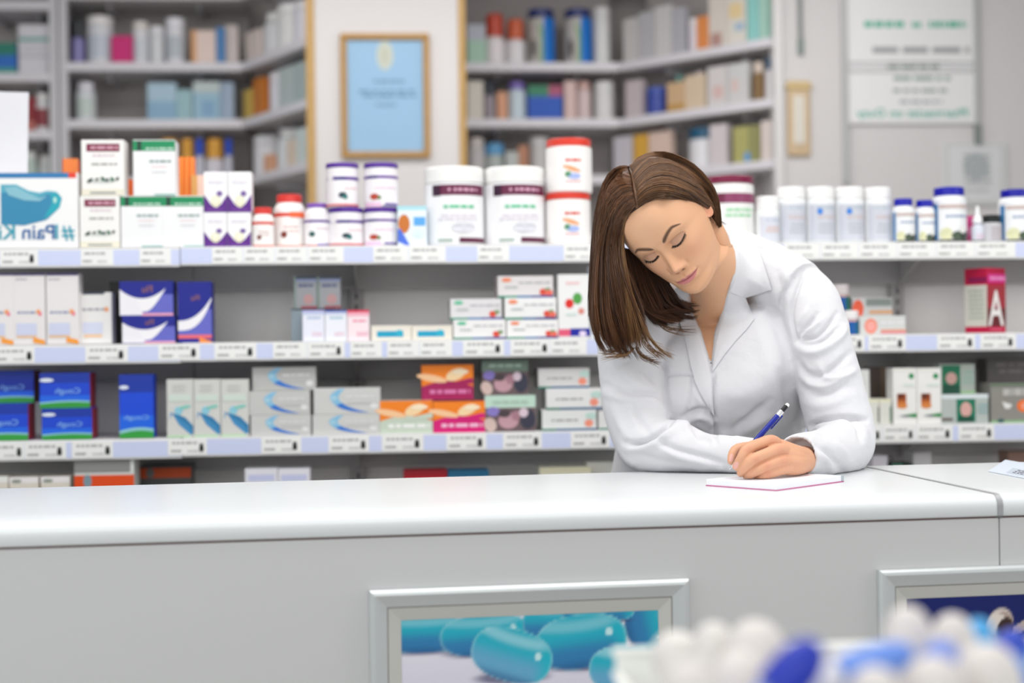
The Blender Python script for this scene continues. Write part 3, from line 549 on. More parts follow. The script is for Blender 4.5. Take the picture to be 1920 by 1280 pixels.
# --- lowest shelf, tops only
for x0, x1, yt, base, art, dep, off, nm, l in (
    (-24, 15, 893, 'e0d8cc', [('r', 0, .9, 1, 1, 'f0f0ec')], .06, .02, 'white_carton', 'small white carton top at the picture edge just above the counter'),
    (17, 72, 894, 'e0d8cc', [('r', 0, .9, 1, 1, 'f0ecec'), ('e', .25, .93, .18, .03, '8c968c')], .06, .02, 'white_carton', 'small white carton top second from the picture edge above the counter'),
    (76, 131, 893, 'e0d8cc', [('r', 0, .9, 1, 1, 'f0ecec'), ('e', .25, .93, .18, .03, '8c968c')], .06, .02, 'white_carton', 'small white carton top beside the grey and orange carton'),
    (139, 251, 862, 'd8dcd8', [('r', 0, .83, .94, 1, '8c8c8a'), ('r', 0, .5, 1, .8, 'e04a10'), ('e', .22, .72, .07, .09, '7c94a0')], .08, .01, 'plaster_box', 'grey carton with an orange band rising above the counter'),
    (262, 358, 872, '4c5050', [('r', 0, .8, 1, .96, 'c04a18'), ('e', .2, .88, .08, .08, '6a6a68')], .07, .12, 'plaster_box', 'dark carton with an orange band set back beside the grey one'),
    (459, 520, 878, 'e4e4ec', [('r', .1, .8, .9, .9, 'c8ccec')], .07, .02, 'white_carton', 'white carton top, first of the touching pair above the counter'),
    (521, 581, 878, 'e4e4ec', [('r', .1, .8, .9, .9, 'c8ccec')], .07, .02, 'white_carton', 'white carton top, second of the touching pair above the counter'),
    (757, 838, 882, 'b41424', [('r', 0, .9, 1, 1, '8c1020')], .08, .03, 'red_carton', 'red carton top just showing above the counter edge'),
    (840, 917, 882, '2c78a0', [('r', 0, .9, 1, 1, '1c5a7c')], .08, .03, 'blue_carton', 'blue carton top just showing above the counter edge'),
    (1012, 1108, 876, 'd8d8c8', [('r', 0, .9, 1, 1, 'c8c4a8')], .08, .02, 'cream_carton', 'cream carton top just showing above the counter near the sleeve'),
    (1100, 1150, 866, 'dcdcd4', [], .07, .06, 'cream_carton', 'taller cream carton top behind, touching the coat hem'),
    (1636, 1664, 854, 'dcd8e0', [], .06, .06, 'white_carton', 'small pale carton top beside the coat elbow above the counter'),
    (1712, 1746, 848, 'd4d2d4', [], .06, .1, 'white_carton', 'small pale carton top standing alone above the far counter'),
    (1672, 1712, 868, '24382e', [('r', 0, .9, .5, 1, '4c7a68')], .06, .06, 'dark_carton', 'dark green carton top between two pale ones above the counter'),
    (1890, 1960, 846, '8a6c60', [], .06, .1, 'brown_carton', 'dim brown carton top at the picture edge above the far counter')):
    carton(nm, l, 'carton', x0, x1, yt, Z4, art, base, dep, off)
# ------------------------------------------------------------------ counter
TOP = .95; DEEP = .523
frontm = M('c8c9c9', .38, spec=.35); topm = M('dfe3e5', .3, spec=.45)
seam = CT.hit(1876, 985)[0]
def counter(name, label, a0, a1):
    r = empty(name, CT.at(0, 0), CT.th); tag(r, label, 'counter')
    m = MB()                                     # worktop with a rolled front edge
    rr = .016; pr = [(DEEP, TOP-.031), (DEEP, TOP-.002), (DEEP-.002, TOP)]
    pr += [(rr-rr*math.sin(t*PI/16), TOP-rr+rr*math.cos(t*PI/16)) for t in range(0, 9)]
    pr += [(0, TOP-.029), (.002, TOP-.031)]
    m.grid([[(a, y, z) for y, z in pr+[pr[0]]] for a in (a0, a1)], topm)
    for a in (a0, a1): m.add([(a, y, z) for y, z in pr], [tuple(range(len(pr)))], topm)
    m.build('worktop', r)
    m = MB(); m.box(a0, a1, .006, .02, TOP-.034, TOP-.031, M('6a4a48', .7)); m.build('shadow_gap', r)
    return r
L = counter('service_counter', 'long white counter on which the woman leans and writes', -1.9, seam-.0045)
m = MB(); m.box(-1.9, seam-.0008, .003, .022, .06, TOP-.034, frontm, .001); m.build('front_panel', L)
m = MB(); m.box(-1.9, seam-.002, .06, .08, 0, .06, M('5a5a5a')); m.build('plinth', L)
m = MB(); m.box(-1.88, -1.86, .03, DEEP-.05, .0, TOP-.034, frontm); m.box(seam-.03, seam-.012, .03, DEEP-.05, .0, TOP-.034, frontm); m.build('side_panel', L)
R2 = counter('service_counter', 'shorter white counter piece beyond the metal joint strip, holding a printed paper', seam+.0045, 1.6)
m = MB(); m.box(seam+.0008, 1.6, .003, .022, .06, TOP-.034, frontm, .001); m.build('front_panel', R2)
m = MB(); m.box(seam+.002, 1.6, .06, .08, 0, .06, M('5a5a5a')); m.build('plinth', R2)
m = MB(); m.box(seam+.012, seam+.03, .03, DEEP-.05, 0, TOP-.034, frontm); m.box(1.56, 1.58, .03, DEEP-.05, 0, TOP-.034, frontm); m.build('side_panel', R2)
m = MB(); rr = .0165
pr = [(DEEP, TOP+.0006)]+[(rr-.0006-rr*math.sin(t*PI/16), TOP+.0006-rr+rr*math.cos(t*PI/16)) for t in range(0, 9)]+[(-.0006, TOP-.030)]
m.grid([[(seam+dx, y, z) for y, z in pr] for dx in (-.0044, .0044)], M('b4b6b8', .35, .6))
m.grid([[(seam+dx, y+.003, z-.003) for y, z in pr] for dx in (-.0044, .0044)], M('8a8c8c', .4, .4))
o = m.build('joint_strip', loc=CT.at(0, 0), th=CT.th); tag(o, 'grey metal strip covering the joint between the two counter pieces', 'strip')
# --- poster frames on the counter front
alum = M('ccd1d2', .36, .35); alum2 = M('c9c9c4', .45, .2)
def profile_frame(r, x0, x1, z0, z1, w1=.024, w2=.019):
    def ring(a, ya, b, yb): return [[(x0+q, y, z0+q), (x1-q, y, z0+q), (x1-q, y, z1-q), (x0+q, y, z1-q)] for q, y in ((a, ya), (b, yb))]
    m = MB()
    for (a, ya), (b, yb) in zip(((0, 0), (0, -.010), (.003, -.0135), (.007, -.0145), (w1-.006, -.0105)), ((0, -.010), (.003, -.0135), (.007, -.0145), (w1-.006, -.0105), (w1, -.0085))):
        m.grid(ring(a, ya, b, yb), alum, cv=True, smooth=False)
    m.build('outer_frame', r)
    m = MB()
    m.grid(ring(w1, -.0082, w1+.0012, -.0078), M('5c4c48', .7), cv=True, smooth=False)
    m.grid(ring(w1+.0012, -.0080, w1+w2, -.0040), alum2, cv=True, smooth=False)
    m.build('inner_frame', r)
    return w1+w2
def poster_mesh(r, x0, x1, z0, z1, paint, n=150):
    U, V = np.meshgrid(np.linspace(0, 1, n), np.linspace(0, 1, n))
    col = paint(U, V)
    m = MB(); m.grid([[(x0+(x1-x0)*j/(n-1), -.0035, z0+(z1-z0)*i/(n-1)) for j in range(n)] for i in range(n)], MC(.4))
    m.build('poster_print', r, cols=col.reshape(-1, 3))
def L3(h): return np.array(rgb(h))
def mix(a, b, t): return a*(1-t[..., None])+b*t[..., None]
def sstep(x, a, b):
    t = np.clip((x-a)/(b-a), 0, 1); return t*t*(3-2*t)
fa = [CT.hit(692, 1106), CT.hit(1289, 1083)]
fx0, fx1 = fa[0][0], fa[1][0]; fz1 = (fa[0][1]+fa[1][1])/2
FWD, FHT = fx1-fx0, .60
def caps_paint(U, V):              # U right, V up on a portrait poster; only the upper band is in view
    X = 748+(1237-748)*U; Y = 1150+(1-V)*((FHT-.086)/(FWD-.086))*489
    col = mix(np.broadcast_to(L3('e2e0ea'), U.shape+(3,)), L3('c9c6dc'), sstep(Y, 1180, 1290)*.4)
    caps = [(790, 1178, 88, 36, 0, 0), (905, 1185, 85, 40, -.05, 0), (1035, 1166, 60, 34, .0, 0), (1220, 1178, 44, 50, 1.3, 0), (1120, 1150, 70, 22, 0, 0),
            (1087, 1205, 88, 52, -.1, 0), (955, 1225, 78, 50, .32, 1), (1180, 1262, 80, 46, .1, 1),
            (840, 1345, 95, 50, -.2, 1), (1040, 1365, 98, 54, .15, 1), (1210, 1420, 88, 50, -.3, 0), (900, 1470, 90, 52, .3, 1), (1090, 1510, 95, 52, -.1, 1), (800, 1590, 90, 52, .2, 0), (1000, 1640, 95, 54, -.2, 1), (1190, 1610, 90, 50, .2, 1)]
    for cx, cy, a, b, th, lt in caps:
        s = ((X-cx)/(a*1.05))**2+((Y-cy-b*.82)/(b*.3))**2
        col = mix(col, L3('3a3a6a'), (1-sstep(s, .3, 1.1))*.8)
        c, sn = math.cos(th), math.sin(th)
        x = ((X-cx)*c+(Y-cy)*sn)/a; y = (-(X-cx)*sn+(Y-cy)*c)/b
        d = np.abs(x)**2.5+np.abs(y)**2.3
        body = mix(np.broadcast_to(L3('20aec4'), U.shape+(3,)), L3('2f7cb0' if not lt else '64a8cc'), sstep(y, -.35, .45))
        body = mix(body, L3('1f4f86'), sstep(y, .5, 1.0)*.7)
        body = mix(body, L3('8ccfdc'), (1-sstep(np.abs(y+.58+.2*x*x), .05, .34))*(.9 if lt else .6))
        body = mix(body, L3('14b4c6'), sstep(x, .55, .95)*.8)
        body = mix(body, L3('b8e2e4'), sstep(d, .8, 1.0)*.35)
        body = mix(body, L3('cdeef0'), (1-sstep(((x-.62)/.09)**2+((y+.22)/.16)**2, .4, 1.2))*.9)
        col = mix(col, body, 1-sstep(d, .94, 1.04))
    return col
pf = empty('poster_frame', CT.at(0, 0, .0025), CT.th)
tag(pf, 'silver snap frame with a turquoise capsule poster on the counter front', 'poster frame')
w = profile_frame(pf, fx0, fx1, fz1-FHT, fz1)
poster_mesh(pf, fx0+w-.001, fx1-w+.001, fz1-FHT+w-.001, fz1-w+.001, caps_paint)
g0, gz = CT.hit(1645, 1068)
def bell_paint(U, V):
    X = 1680+489*U; Y = 1102+(1-V)*((FHT-.086)/(FWD-.086))*489
    col = np.broadcast_to(L3('0b1c66'), U.shape+(3,)).copy()
    col = mix(col, L3('0a1348'), sstep(X, 1700, 2100)*.4)
    d = np.hypot((X-1950)/90, (Y-1150-(X-1950)*-.55)/11)
    col = mix(col, L3('b8aaa4'), 1-sstep(np.maximum(d, 0), .9, 1.05))
    for cx, cy, rx, ry, c in ((1872, 1165, 28, 38, 'd9cdc4'), (1876, 1168, 25, 34, 'b09c92'), (1868, 1160, 20, 22, 'e2d8d0'), (1884, 1170, 17, 24, '3a2624')):
        x, y = (X-cx), (Y-cy); t = .35
        d = np.hypot((x*math.cos(t)+y*math.sin(t))/rx, (-x*math.sin(t)+y*math.cos(t))/ry)
        col = mix(col, L3(c), 1-sstep(d, .88, 1.06))
    d = np.hypot((X-1990)/110, (Y-1290)/90)
    col = mix(col, L3('c9c2c4'), (1-sstep(np.abs(d-1), .06, .12)))
    return col
pf = empty('poster_frame', CT.at(0, 0, .0025), CT.th)
tag(pf, 'silver snap frame with a navy blue poster, cut off by the picture edge', 'poster frame')
w = profile_frame(pf, g0, g0+FWD, gz-FHT, gz)
poster_mesh(pf, g0+w-.001, g0+FWD-w+.001, gz-FHT+w-.001, gz-w+.001, bell_paint)
# --- things lying on the counter
def on_top(px, py, z):
    d = ray(px, py); t = (z-CZ)/d.z
    return Vector((0, 0, CZ))+d*t
PADZ = TOP+.0105
q0, q1, q2 = on_top(1310, 900, PADZ), on_top(1455, 907.5, PADZ), on_top(1581, 891, PADZ)
ex = (q2-q1).normalized(); wp = (q2-q1).length; ey = (q0-q1); dp = (ey-ex*ey.dot(ex)).length
pad = empty('notepad', Vector((q1.x, q1.y, TOP)), math.atan2(ex.y, ex.x))
tag(pad, 'white notepad with pink backing lying under the writing hand', 'notepad')
m = MB()
for k in range(5): m.box(0, wp, 0, dp, .0018+.00175*k, .0018+.00175*(k+1)-.0001, M('eef0f6', .6), .0002)
m.art([('w', .05, .06, .22, .94, 10, 'dfe3ef'), ('r', .78, .5, .88, .53, 'd05a78'), ('r', .8, .35, .86, .38, 'e08a9c')], type('f', (), {'flat': True, 'asp': 1.3, '__call__': lambda s, x, y, k: (x*wp, y*dp, .0105+.0001*(k+1))})())
m.build('pages', pad)
m = MB(); m.box(-.001, wp+.001, -.001, dp+.001, 0, .0017, M('c06a94', .6), .0003); m.build('backing_card', pad)
m = MB(); m.box(wp-.006, wp+.0008, -.0008, dp+.0008, .0018, .0108, M('aab4bc', .5), .0003); m.build('binding_strip', pad)
c0 = on_top(1853, 884.5, TOP); c1 = on_top(1960, 905, TOP); c2 = on_top(1985, 880, TOP)
c3 = c0+(c2-c1)
m = MB(); n_ = Vector((0, 0, 1))
m.add([c0+n_*.0004, c1+n_*.0004, c2+n_*.0004, c3+n_*.0004, c0+n_*.0016, c1+n_*.0016, c2+n_*.0016, c3+n_*.0016], [(0, 1, 2, 3), (4, 5, 6, 7), (0, 1, 5, 4), (1, 2, 6, 5), (2, 3, 7, 6), (3, 0, 4, 7)], M('c9d2de', .5))
fq = type('f', (), {'flat': True, 'asp': 1.0, '__call__': lambda s, x, y, k: tuple(c0+(c1-c0)*x+(c3-c0)*y+n_*(.0017+.0001*k))})()
m.art([('r', .3, .1, .8, .5, 'b4c0cc'), ('w', .38, .15, .75, .45, 3, '5a4858')], fq)
o = m.build('leaflet'); tag(o, 'thin printed leaflet lying on the far counter piece', 'leaflet')
# ------------------------------------------------------------------ foreground basket of roll-on bottles
BX = Plane(.2, 1.02, math.radians(4))
TZ = .80
m = MB(); m.box(-.35, .55, -.32, .38, TZ-.03, TZ, M('d8d8d8', .4), .004)
for sx in (-.33, .51):
    for sy in (-.3, .34): m.box(sx-.02, sx+.02, sy-.02, sy+.02, 0, TZ-.03, M('bdbdbd', .4), .003)
o = m.build('display_table', loc=BX.at(0, 0), th=BX.th); tag(o, 'low display table in front of the camera, under the basket of bottles', 'table')
bk = empty('display_basket', BX.at(0, TZ, 0), BX.th)
tag(bk, 'shallow translucent white basket holding the blurred bottles', 'basket')
bx0, bx1, by0, by1, bh = -.095, .40, -.25, .28, .110
pm = M('e9eae6', .35)
m = MB(); m.box(bx0, bx1, by0, by1, .002, .006, pm, .001); m.build('base', bk)
for nm, b in (('front_wall', (bx0, bx1, by0, by0+.004)), ('rear_wall', (bx0, bx1, by1-.004, by1)), ('side_wall', (bx0, bx0+.004, by0, by1)), ('side_wall', (bx1-.004, bx1, by0, by1))):
    h = bh if nm == 'rear_wall' else .09
    m = MB(); m.box(b[0], b[1], b[2], b[3], .006, h, pm, .001); m.box(b[0]-.003, b[1]+.003, b[2]-.003, b[3]+.003, h, h+.006, pm, .002); m.build(nm, bk)
def roll_on(label, px, py, D, wpx, body, cap, tilt=0, lean=0, ln=.115, group=None, cat='bottle'):
    r = wpx*D/F/2
    p = P(px, py, D)                       # top of the cap
    ax = Vector((math.sin(tilt), math.sin(lean), math.cos(tilt)*math.cos(lean))).normalized()
    q = ax.to_track_quat('Z', 'Y')
    base = p-ax*ln
    if base.z < TZ+.007: base.z = TZ+.007+r*abs(math.sin(tilt))
    cl = ln*.42
    m = MB(); m.lathe([(.0001, 0), (r*.8, 0), (r*.9, .003), (r*.92, ln*.2), (r*.86, ln*.45), (r*.7, ln-cl), (r*.7, ln-cl+.002), (.0001, ln-cl+.002)], M(body, .35), 24)
    m.art([('w', .2, .3, .85, .8, 4, 'b8c4e8')], cylfn(r*.925, ln*.45))
    o = m.build('roll_on_bottle', loc=base); o.rotation_mode = 'QUATERNION'; o.rotation_quaternion = q
    tag(o, label, cat, group)
    m = MB(); m.lathe([(r*.93, 0), (r, .002)]+[(r*math.cos(t*PI/18)**.8, cl*.35+cl*.65*math.sin(t*PI/18)) for t in range(0, 9)]+[(.0001, cl)], M(cap, .4), 24)
    m.build('cap', o, loc=(0, 0, ln-cl))
    return o
Wc, Wb = 'dcd8d4', 'd8dae2'
roll_on('upright white-capped bottle in front of the navy poster, tallest in the basket', 1702, 1136, 1.06, 96, 'e6dedb', 'dcd6d2')
roll_on('upright white-capped bottle just right of the tallest one', 1786, 1150, 1.10, 92, Wb, 'dcd6d2')
roll_on('bottle with a sky-blue cap leaning beside the navy poster’s bell', 1838, 1158, 1.14, 72, 'dfe6f4', '49a4e0', .12)
roll_on('upright white-capped bottle, left of the pair before the bare counter front', 1336, 1166, 1.12, 92, Wb, Wc, -.05)
roll_on('upright white-capped bottle, right of the pair before the bare counter front', 1420, 1162, 1.08, 120, 'e4dcde', 'dcd6d2', .06)
roll_on('white bottle sloping down at the basket’s near corner', 1236, 1196, 1.17, 110, 'e4e2e0', Wc, -.75, 0, .12)
roll_on('white-capped bottle low in the basket below the pair', 1372, 1226, 1.00, 120, 'e2e2ec', 'dcd6d2', -.3, -.2)
roll_on('dark blue capped bottle lying at a slant in the middle of the basket', 1535, 1204, .93, 92, '8ea4ea', '1c34b0', .75, .1, .10)
roll_on('white-capped bottle poking up between dark blue and light blue ones', 1600, 1216, 1.04, 90, Wc, Wc, .35, 0, .12)
roll_on('light blue capped bottle lying flat in front of the tallest white cap', 1712, 1218, 1.0, 70, 'dfe0ea', '6a92e4', 1.25, 0, .12)
roll_on('light blue capped bottle standing below the sky-blue cap', 1772, 1198, 1.03, 80, 'c9d2f0', '8298e0', .2, 0, .1)
roll_on('white-capped bottle low in the basket under the light blue caps', 1756, 1230, .95, 120, Wb, 'dcd6d2', .1, 0, .1)
roll_on('broad white-capped bottle low at the picture’s corner', 1846, 1206, .98, 130, 'e2dfe0', 'dcd6d2', -.1, 0, .11)
roll_on('bright blue capped bottle cut off by the picture edge', 1912, 1226, 1.0, 66, 'c9dcf2', '1f78d4', .1, 0, .1)
roll_on('royal blue capped bottle behind, at the picture edge', 1914, 1182, 1.21, 76, 'e0e4f0', '2c48b8', .5, 0, .1)
roll_on('white-capped bottle lowest at the near left of the basket', 1272, 1240, .90, 120, 'e0dfea', 'dcd6d2', -.4, 0, .1)
roll_on('white-capped bottle low between the slanting dark blue one and the pair', 1462, 1240, .96, 100, Wb, 'dcd6d2', .1, 0, .09)
roll_on('white-capped bottle low and leaning toward the flat light blue one', 1650, 1250, .93, 110, Wb, 'dcd6d2', .2, 0, .09)
# ------------------------------------------------------------------ dispensary shelving at the back
ZB = [2.680, 2.378, 2.137, 1.893]           # shelf tops
bkm = M('a9a3a1', .6, bump=.04); shm = M('cfccce', .5); upm = M('c9c8cc', .5)
def unit(name, label, pl, a0, a1, zs, dep=.32, posts=(0, 1)):
    r = empty(name, pl.at(0, 0), pl.th); tag(r, label, 'shelving')
    m = MB(); m.box(a0, a1, dep, dep+.012, 0, 2.9, bkm); m.build('back_panel', r)
    for z in zs+[1.64, 1.38, 1.1, .8, .5, .15]:
        m = MB(); m.box(a0, a1, 0, dep, z-.038, z, shm, .002)
        for t in (.25, .75): m.box(a0+(a1-a0)*t-.002, a0+(a1-a0)*t+.002, .08, dep, z-.065, z-.038, upm)
        sh = m.build('shelf', r)
        m = MB(); m.box(a0, a1, -.003, 0, z-.036, z-.002, M('d6d4da', .4), .001); m.build('label_rail', sh)
    for k in posts:
        a = (a0, a1)[k]; s = (1, -1)[k]
        m = MB(); m.box(min(a, a+s*.034), max(a, a+s*.034), -.004, .03, 0, 2.9, upm, .003); m.build('upright', r)
        m = MB(); m.box(min(a, a+s*.012), max(a, a+s*.012), .03, dep, 0, 2.9, M('8c8a8e', .6)); m.build('side_panel', r)
    return r
aA0, aA1 = BK.hit(-60, 200)[0], BK.hit(109, 200)[0]
zA = [z-.045 for z in ZB]
unit('dispensary_shelving', 'dim grey shelving bay at the left picture edge, beyond the upright sheet', BK, aA0, aA1, zA, posts=(1,))
aB0, aB1 = BK.hit(112, 200)[0], BK.hit(455, 200)[0]
unit('dispensary_shelving', 'grey shelving bay between the left edge bay and the slanting bay', BK, aB0, aB1, ZB, posts=(0,))
aR0, aR1 = BK.hit(858, 200)[0], BK.hit(1162, 200)[0]
unit('dispensary_shelving', 'grey shelving bay to the right of the framed certificate', BK, aR0, aR1, [2.80]+ZB[1:], posts=())
cL = BK.at(aB1, 0); eL = PIER.at(PIER.hit(577, 200)[0], 0)
SL = Plane(cL.x+.004, cL.y, math.atan2(eL.y-cL.y, eL.x-cL.x))
unit('dispensary_shelving', 'slanting shelving bay running up to the wooden trim left of the certificate', SL, 0, (eL-cL).length-.004, ZB, .20, posts=())
cR = BK.at(aR1, 0); eR = PIER.at(PIER.hit(1450, 200)[0], 0)
SR = Plane(cR.x+.004, cR.y, math.atan2(eR.y-cR.y, eR.x-cR.x))
unit('dispensary_shelving', 'slanting shelving bay running up to the white post above the woman', SR, 0, (eR-cR).length-.004, [2.80]+ZB[1:], .20, posts=())
def bb(kind, label, pl, x0, x1, yt, z0, base, lid=None, art=(), off=.03, dep=.05, lidh=.2, cat=None):
    cap = min([q-.075 for q in (ZB if pl is BK and x1 < 500 or pl is SL else [2.8]+ZB[1:]) if q > z0+.1]+[9])
    while pl.hit((x0+x1)/2, yt, off)[1] > cap: yt += 1
    if kind in ('carton', 'binder'):
        carton('medicine_carton' if kind == 'carton' else 'folder', label, kind, x0, x1, yt, z0+.0005, art, base, dep, off, pl=pl)
    else:
        jar('medicine_bottle' if kind == 'bottle' else 'medicine_tub', label, kind, x0, x1, yt, z0+.0005, base, lid or 'ececec', lidh, .82 if kind == 'bottle' else 1.0, .15 if kind == 'bottle' else .05, art=art, off=off, pl=pl, n=18, rings=False)
T1, T2, T3 = ZB[1], ZB[2], ZB[3]
A1, A2, A3 = zA[1], zA[2], zA[3]
lab = lambda c: [('r', .1, .15, .9, .75, c)]
G = 'left edge bay'
bb('carton', 'pale teal-striped carton stack, top of the left edge bay', BK, 34, 92, 46, A1, 'd4d2d8', None, [('r', 0, .66, 1, .74, '6aa49c'), ('r', 0, .33, 1, .37, 'b4b2ba'), ('w', .1, .4, .9, .6, 2, 'c4c0ca')], dep=.12)
bb('carton', 'blue and teal carton at the picture edge, upper shelf of the left edge bay', BK, -24, 30, 80, A1, '2c6cc0', None, [('r', 0, .6, 1, 1, '2c7c6c'), ('r', 0, 0, 1, .2, '4c9c8c')])
bb('carton', 'dark red carton in the left edge bay, beside the upright sheet', BK, 36, 66, 182, A2, '8c2c34', None, [('r', 0, 0, 1, .3, 'b46a60')])
bb('bottle', 'white bottle beside the dark red carton', BK, 62, 92, 174, A2, 'dcdce0', 'e8e8e8', lab('8c3c44'))
bb('bottle', 'pale green bottle low in the left edge bay', BK, 40, 66, 284, A3, 'b4c4bc', 'd4d8d4')
bb('bottle', 'pale grey bottle low in the left edge bay', BK, 68, 100, 292, A3, 'c4c8c8', 'd4d4d4')
bb('bottle', 'dark and violet bottle behind the post of the neighbouring bay', BK, 130, 156, 34, T1, '8c86bc', '2c3438', lidh=.4, off=.06)
bb('tub', 'big white tub on the upper shelf beside the magenta carton', BK, 158, 208, 28, T1, 'd8dae0', 'e4e2e2', lab('c0c8d4'))
bb('carton', 'small magenta carton, the brightest thing on that shelf', BK, 209, 248, 67, T1, 'cc1c74')
bb('tub', 'white tub just right of the magenta carton', BK, 246, 276, 39, T1, 'dedee2', 'dcd6d2', lab('ccd2da'))
bb('tub', 'short white tub between two taller white tubs', BK, 278, 306, 48, T1, 'd8dade', 'e4e4e8', off=.05)
bb('tub', 'tall white tub next to the peach carton', BK, 308, 344, 32, T1, 'e0e0e6', 'e8e8ee', lab('b8c0c8'))
bb('carton', 'peach and orange carton on the upper shelf', BK, 358, 404, 57, T1, 'e4cfc6', None, [('r', 0, 0, .22, 1, 'd8a06c')])
bb('carton', 'slim blue carton at the end of the upper shelf', BK, 405, 421, 51, T1, '3c7cb8')
bb('carton', 'pale carton at the end of the upper shelf by the slanting bay', BK, 422, 446, 47, T1, 'd4c8c4', off=.06)
bb('bottle', 'tall white bottle beside the post on the second shelf', BK, 138, 176, 139, T2, 'd4d8dc', 'dcdae4', lab('c0ccc8'))
bb('carton', 'light blue carton, widest on the second shelf', BK, 276, 330, 155, T2, 'a4c0d0', None, [('r', 0, 0, 1, .5, '84aac4')], dep=.08)
bb('carton', 'low aqua carton beside the widest light blue one', BK, 331, 360, 168, T2, '94b8c0')
bb('carton', 'tall light blue carton with a white top on the second shelf', BK, 362, 412, 140, T2, '94b8cc', None, [('r', 0, .72, 1, 1, 'b8c4c4'), ('r', .3, .1, .8, .5, '7ca4c4')], dep=.08)
bb('carton', 'narrow grey-blue carton at the end of the second shelf', BK, 413, 438, 150, T2, '9caec4', off=.05)
for x0, x1, l in ((294, 334, 'partly hidden by the green-topped carton'), (336, 362, 'middle one'), (382, 418, 'nearest the slanting bay')):
    bb('bottle', 'white bottle with a wide amber cap, '+l, BK, x0, x1, 246, T3, 'd0ced6', 'd49a34', lidh=.5)
for x0, x1, l in ((364, 381, 'between two amber caps'), (420, 435, 'at the shelf end')):
    bb('bottle', 'slim bottle with a bright blue cap, '+l, BK, x0, x1, 250, T3, 'c8c8d4', '1c4cc8', lidh=.42, off=.05)
sl = 'in the slanting bay left of the certificate'
for x0, x1, yt, z, k, base, lid, l in (
    (460, 484, 58, T1, 'carton', 'e0d2cc', None, 'cream carton deepest on the upper shelf '), (484, 508, 24, T1, 'bottle', 'd4d4d8', 'dcdcdc', 'grey-white bottle on the upper shelf '),
    (508, 538, 8, T1, 'tub', 'dedede', 'e6e6e6', 'tall white tub on the upper shelf '), (539, 566, 2, T1, 'tub', 'd6d4dc', 'dcdade', 'white tub touching the trim, upper shelf, '),
    (456, 472, 168, T2, 'carton', 'd8b860', None, 'yellow carton on the second shelf '), (474, 492, 140, T2, 'carton', 'c8782c', None, 'orange carton on the second shelf '),
    (494, 522, 128, T2, 'tub', 'd8d8e0', 'e6e2e8', 'white tub beside the orange carton '), (522, 548, 104, T2, 'carton', 'b4c0c0', None, 'grey-green carton on the second shelf '),
    (549, 572, 86, T2, 'carton', 'a4b4b4', None, 'darker grey-green carton against the trim '), (464, 492, 246, T3, 'tub', 'dcdce0', 'e0e0e4', 'white tub on the third shelf '),
    (494, 506, 290, T3, 'carton', 'dca888', None, 'peach carton on the third shelf '), (508, 536, 238, T3, 'bottle', 'd0d4d8', 'dcdcdc', 'white bottle on the third shelf '),
    (537, 555, 262, T3, 'carton', 'd8c8b8', None, 'beige carton on the third shelf '), (555, 573, 240, T3, 'carton', 'c8d4d4', None, 'teal-edged carton on the third shelf ')):
    bb(k, l+sl, SL, x0, x1, yt, z, base, lid, off=.03, dep=.04)
rb = 'in the bay right of the certificate'
for x0, x1, yt, z, k, base, lid, art, l in (
    (876, 910, 46, T1, 'carton', 'a8ccb8', None, [('r', 0, .6, 1, 1, 'b8bcc8')], 'pale green carton on the upper shelf '), (908, 948, 24, T1, 'bottle', 'e8e2e4', 'c4442c', [], 'white bottle with an orange-red cap '),
    (949, 986, 34, T1, 'bottle', 'e4e0e4', 'cc5c34', [], 'second orange-red capped bottle, beside the dark bottles '), (1114, 1146, 12, T1, 'tub', 'd8d8d8', 'd4d4d4', [], 'pale tub at the corner of the upper shelf '),
    (876, 906, 122, T2, 'carton', 'd4cec4', None, [], 'cream carton on the second shelf '), (908, 929, 132, T2, 'bottle', '9c949c', '343a48', [], 'bottle with a large dark cap '),
    (932, 951, 172, T2, 'carton', 'd49a78', None, [], 'small peach carton on the second shelf '), (952, 988, 152, T2, 'bottle', 'c4d4de', '7a68b4', [], 'pale blue bottle with a violet cap '),
    (990, 1054, 160, T2, 'carton', '0c50b4', None, [('r', 0, .68, .6, 1, '2c7c5c'), ('r', .6, .68, 1, 1, 'a44c6c')], 'wide bright blue carton '), (1058, 1080, 150, T2, 'carton', 'd0b4b0', None, [], 'pinkish carton beside the bright blue one '),
    (1082, 1110, 126, T2, 'bottle', 'cfbcbc', 'c8a49c', [], 'tall pinkish bottle '), (1116, 1154, 150, T2, 'tub', 'd4d4d4', 'dadada', [], 'white tub at the corner of the second shelf '),
    (878, 910, 248, T3, 'bottle', 'c4c0c0', 'd4ccc8', [], 'dim grey bottle on the third shelf '), (910, 946, 268, T3, 'tub', 'b0b8b4', '5c9ac8', [], 'tub with a light blue lid '),
    (948, 972, 284, T3, 'carton', 'b4bab8', None, [], 'low grey carton on the third shelf '), (972, 990, 272, T3, 'carton', 'b07a5c', None, [], 'slim brown carton on the third shelf '),
    (994, 1030, 254, T3, 'tub', 'c0bebe', 'c4c4c4', [], 'grey-white tub behind the red-lidded jar ')):
    bb(k, l+rb, BK, x0, x1, yt, z, base, lid, art, lidh=.45 if 'orange-red' in l else .35 if lid in ('343a48', '5c9ac8') else .2)
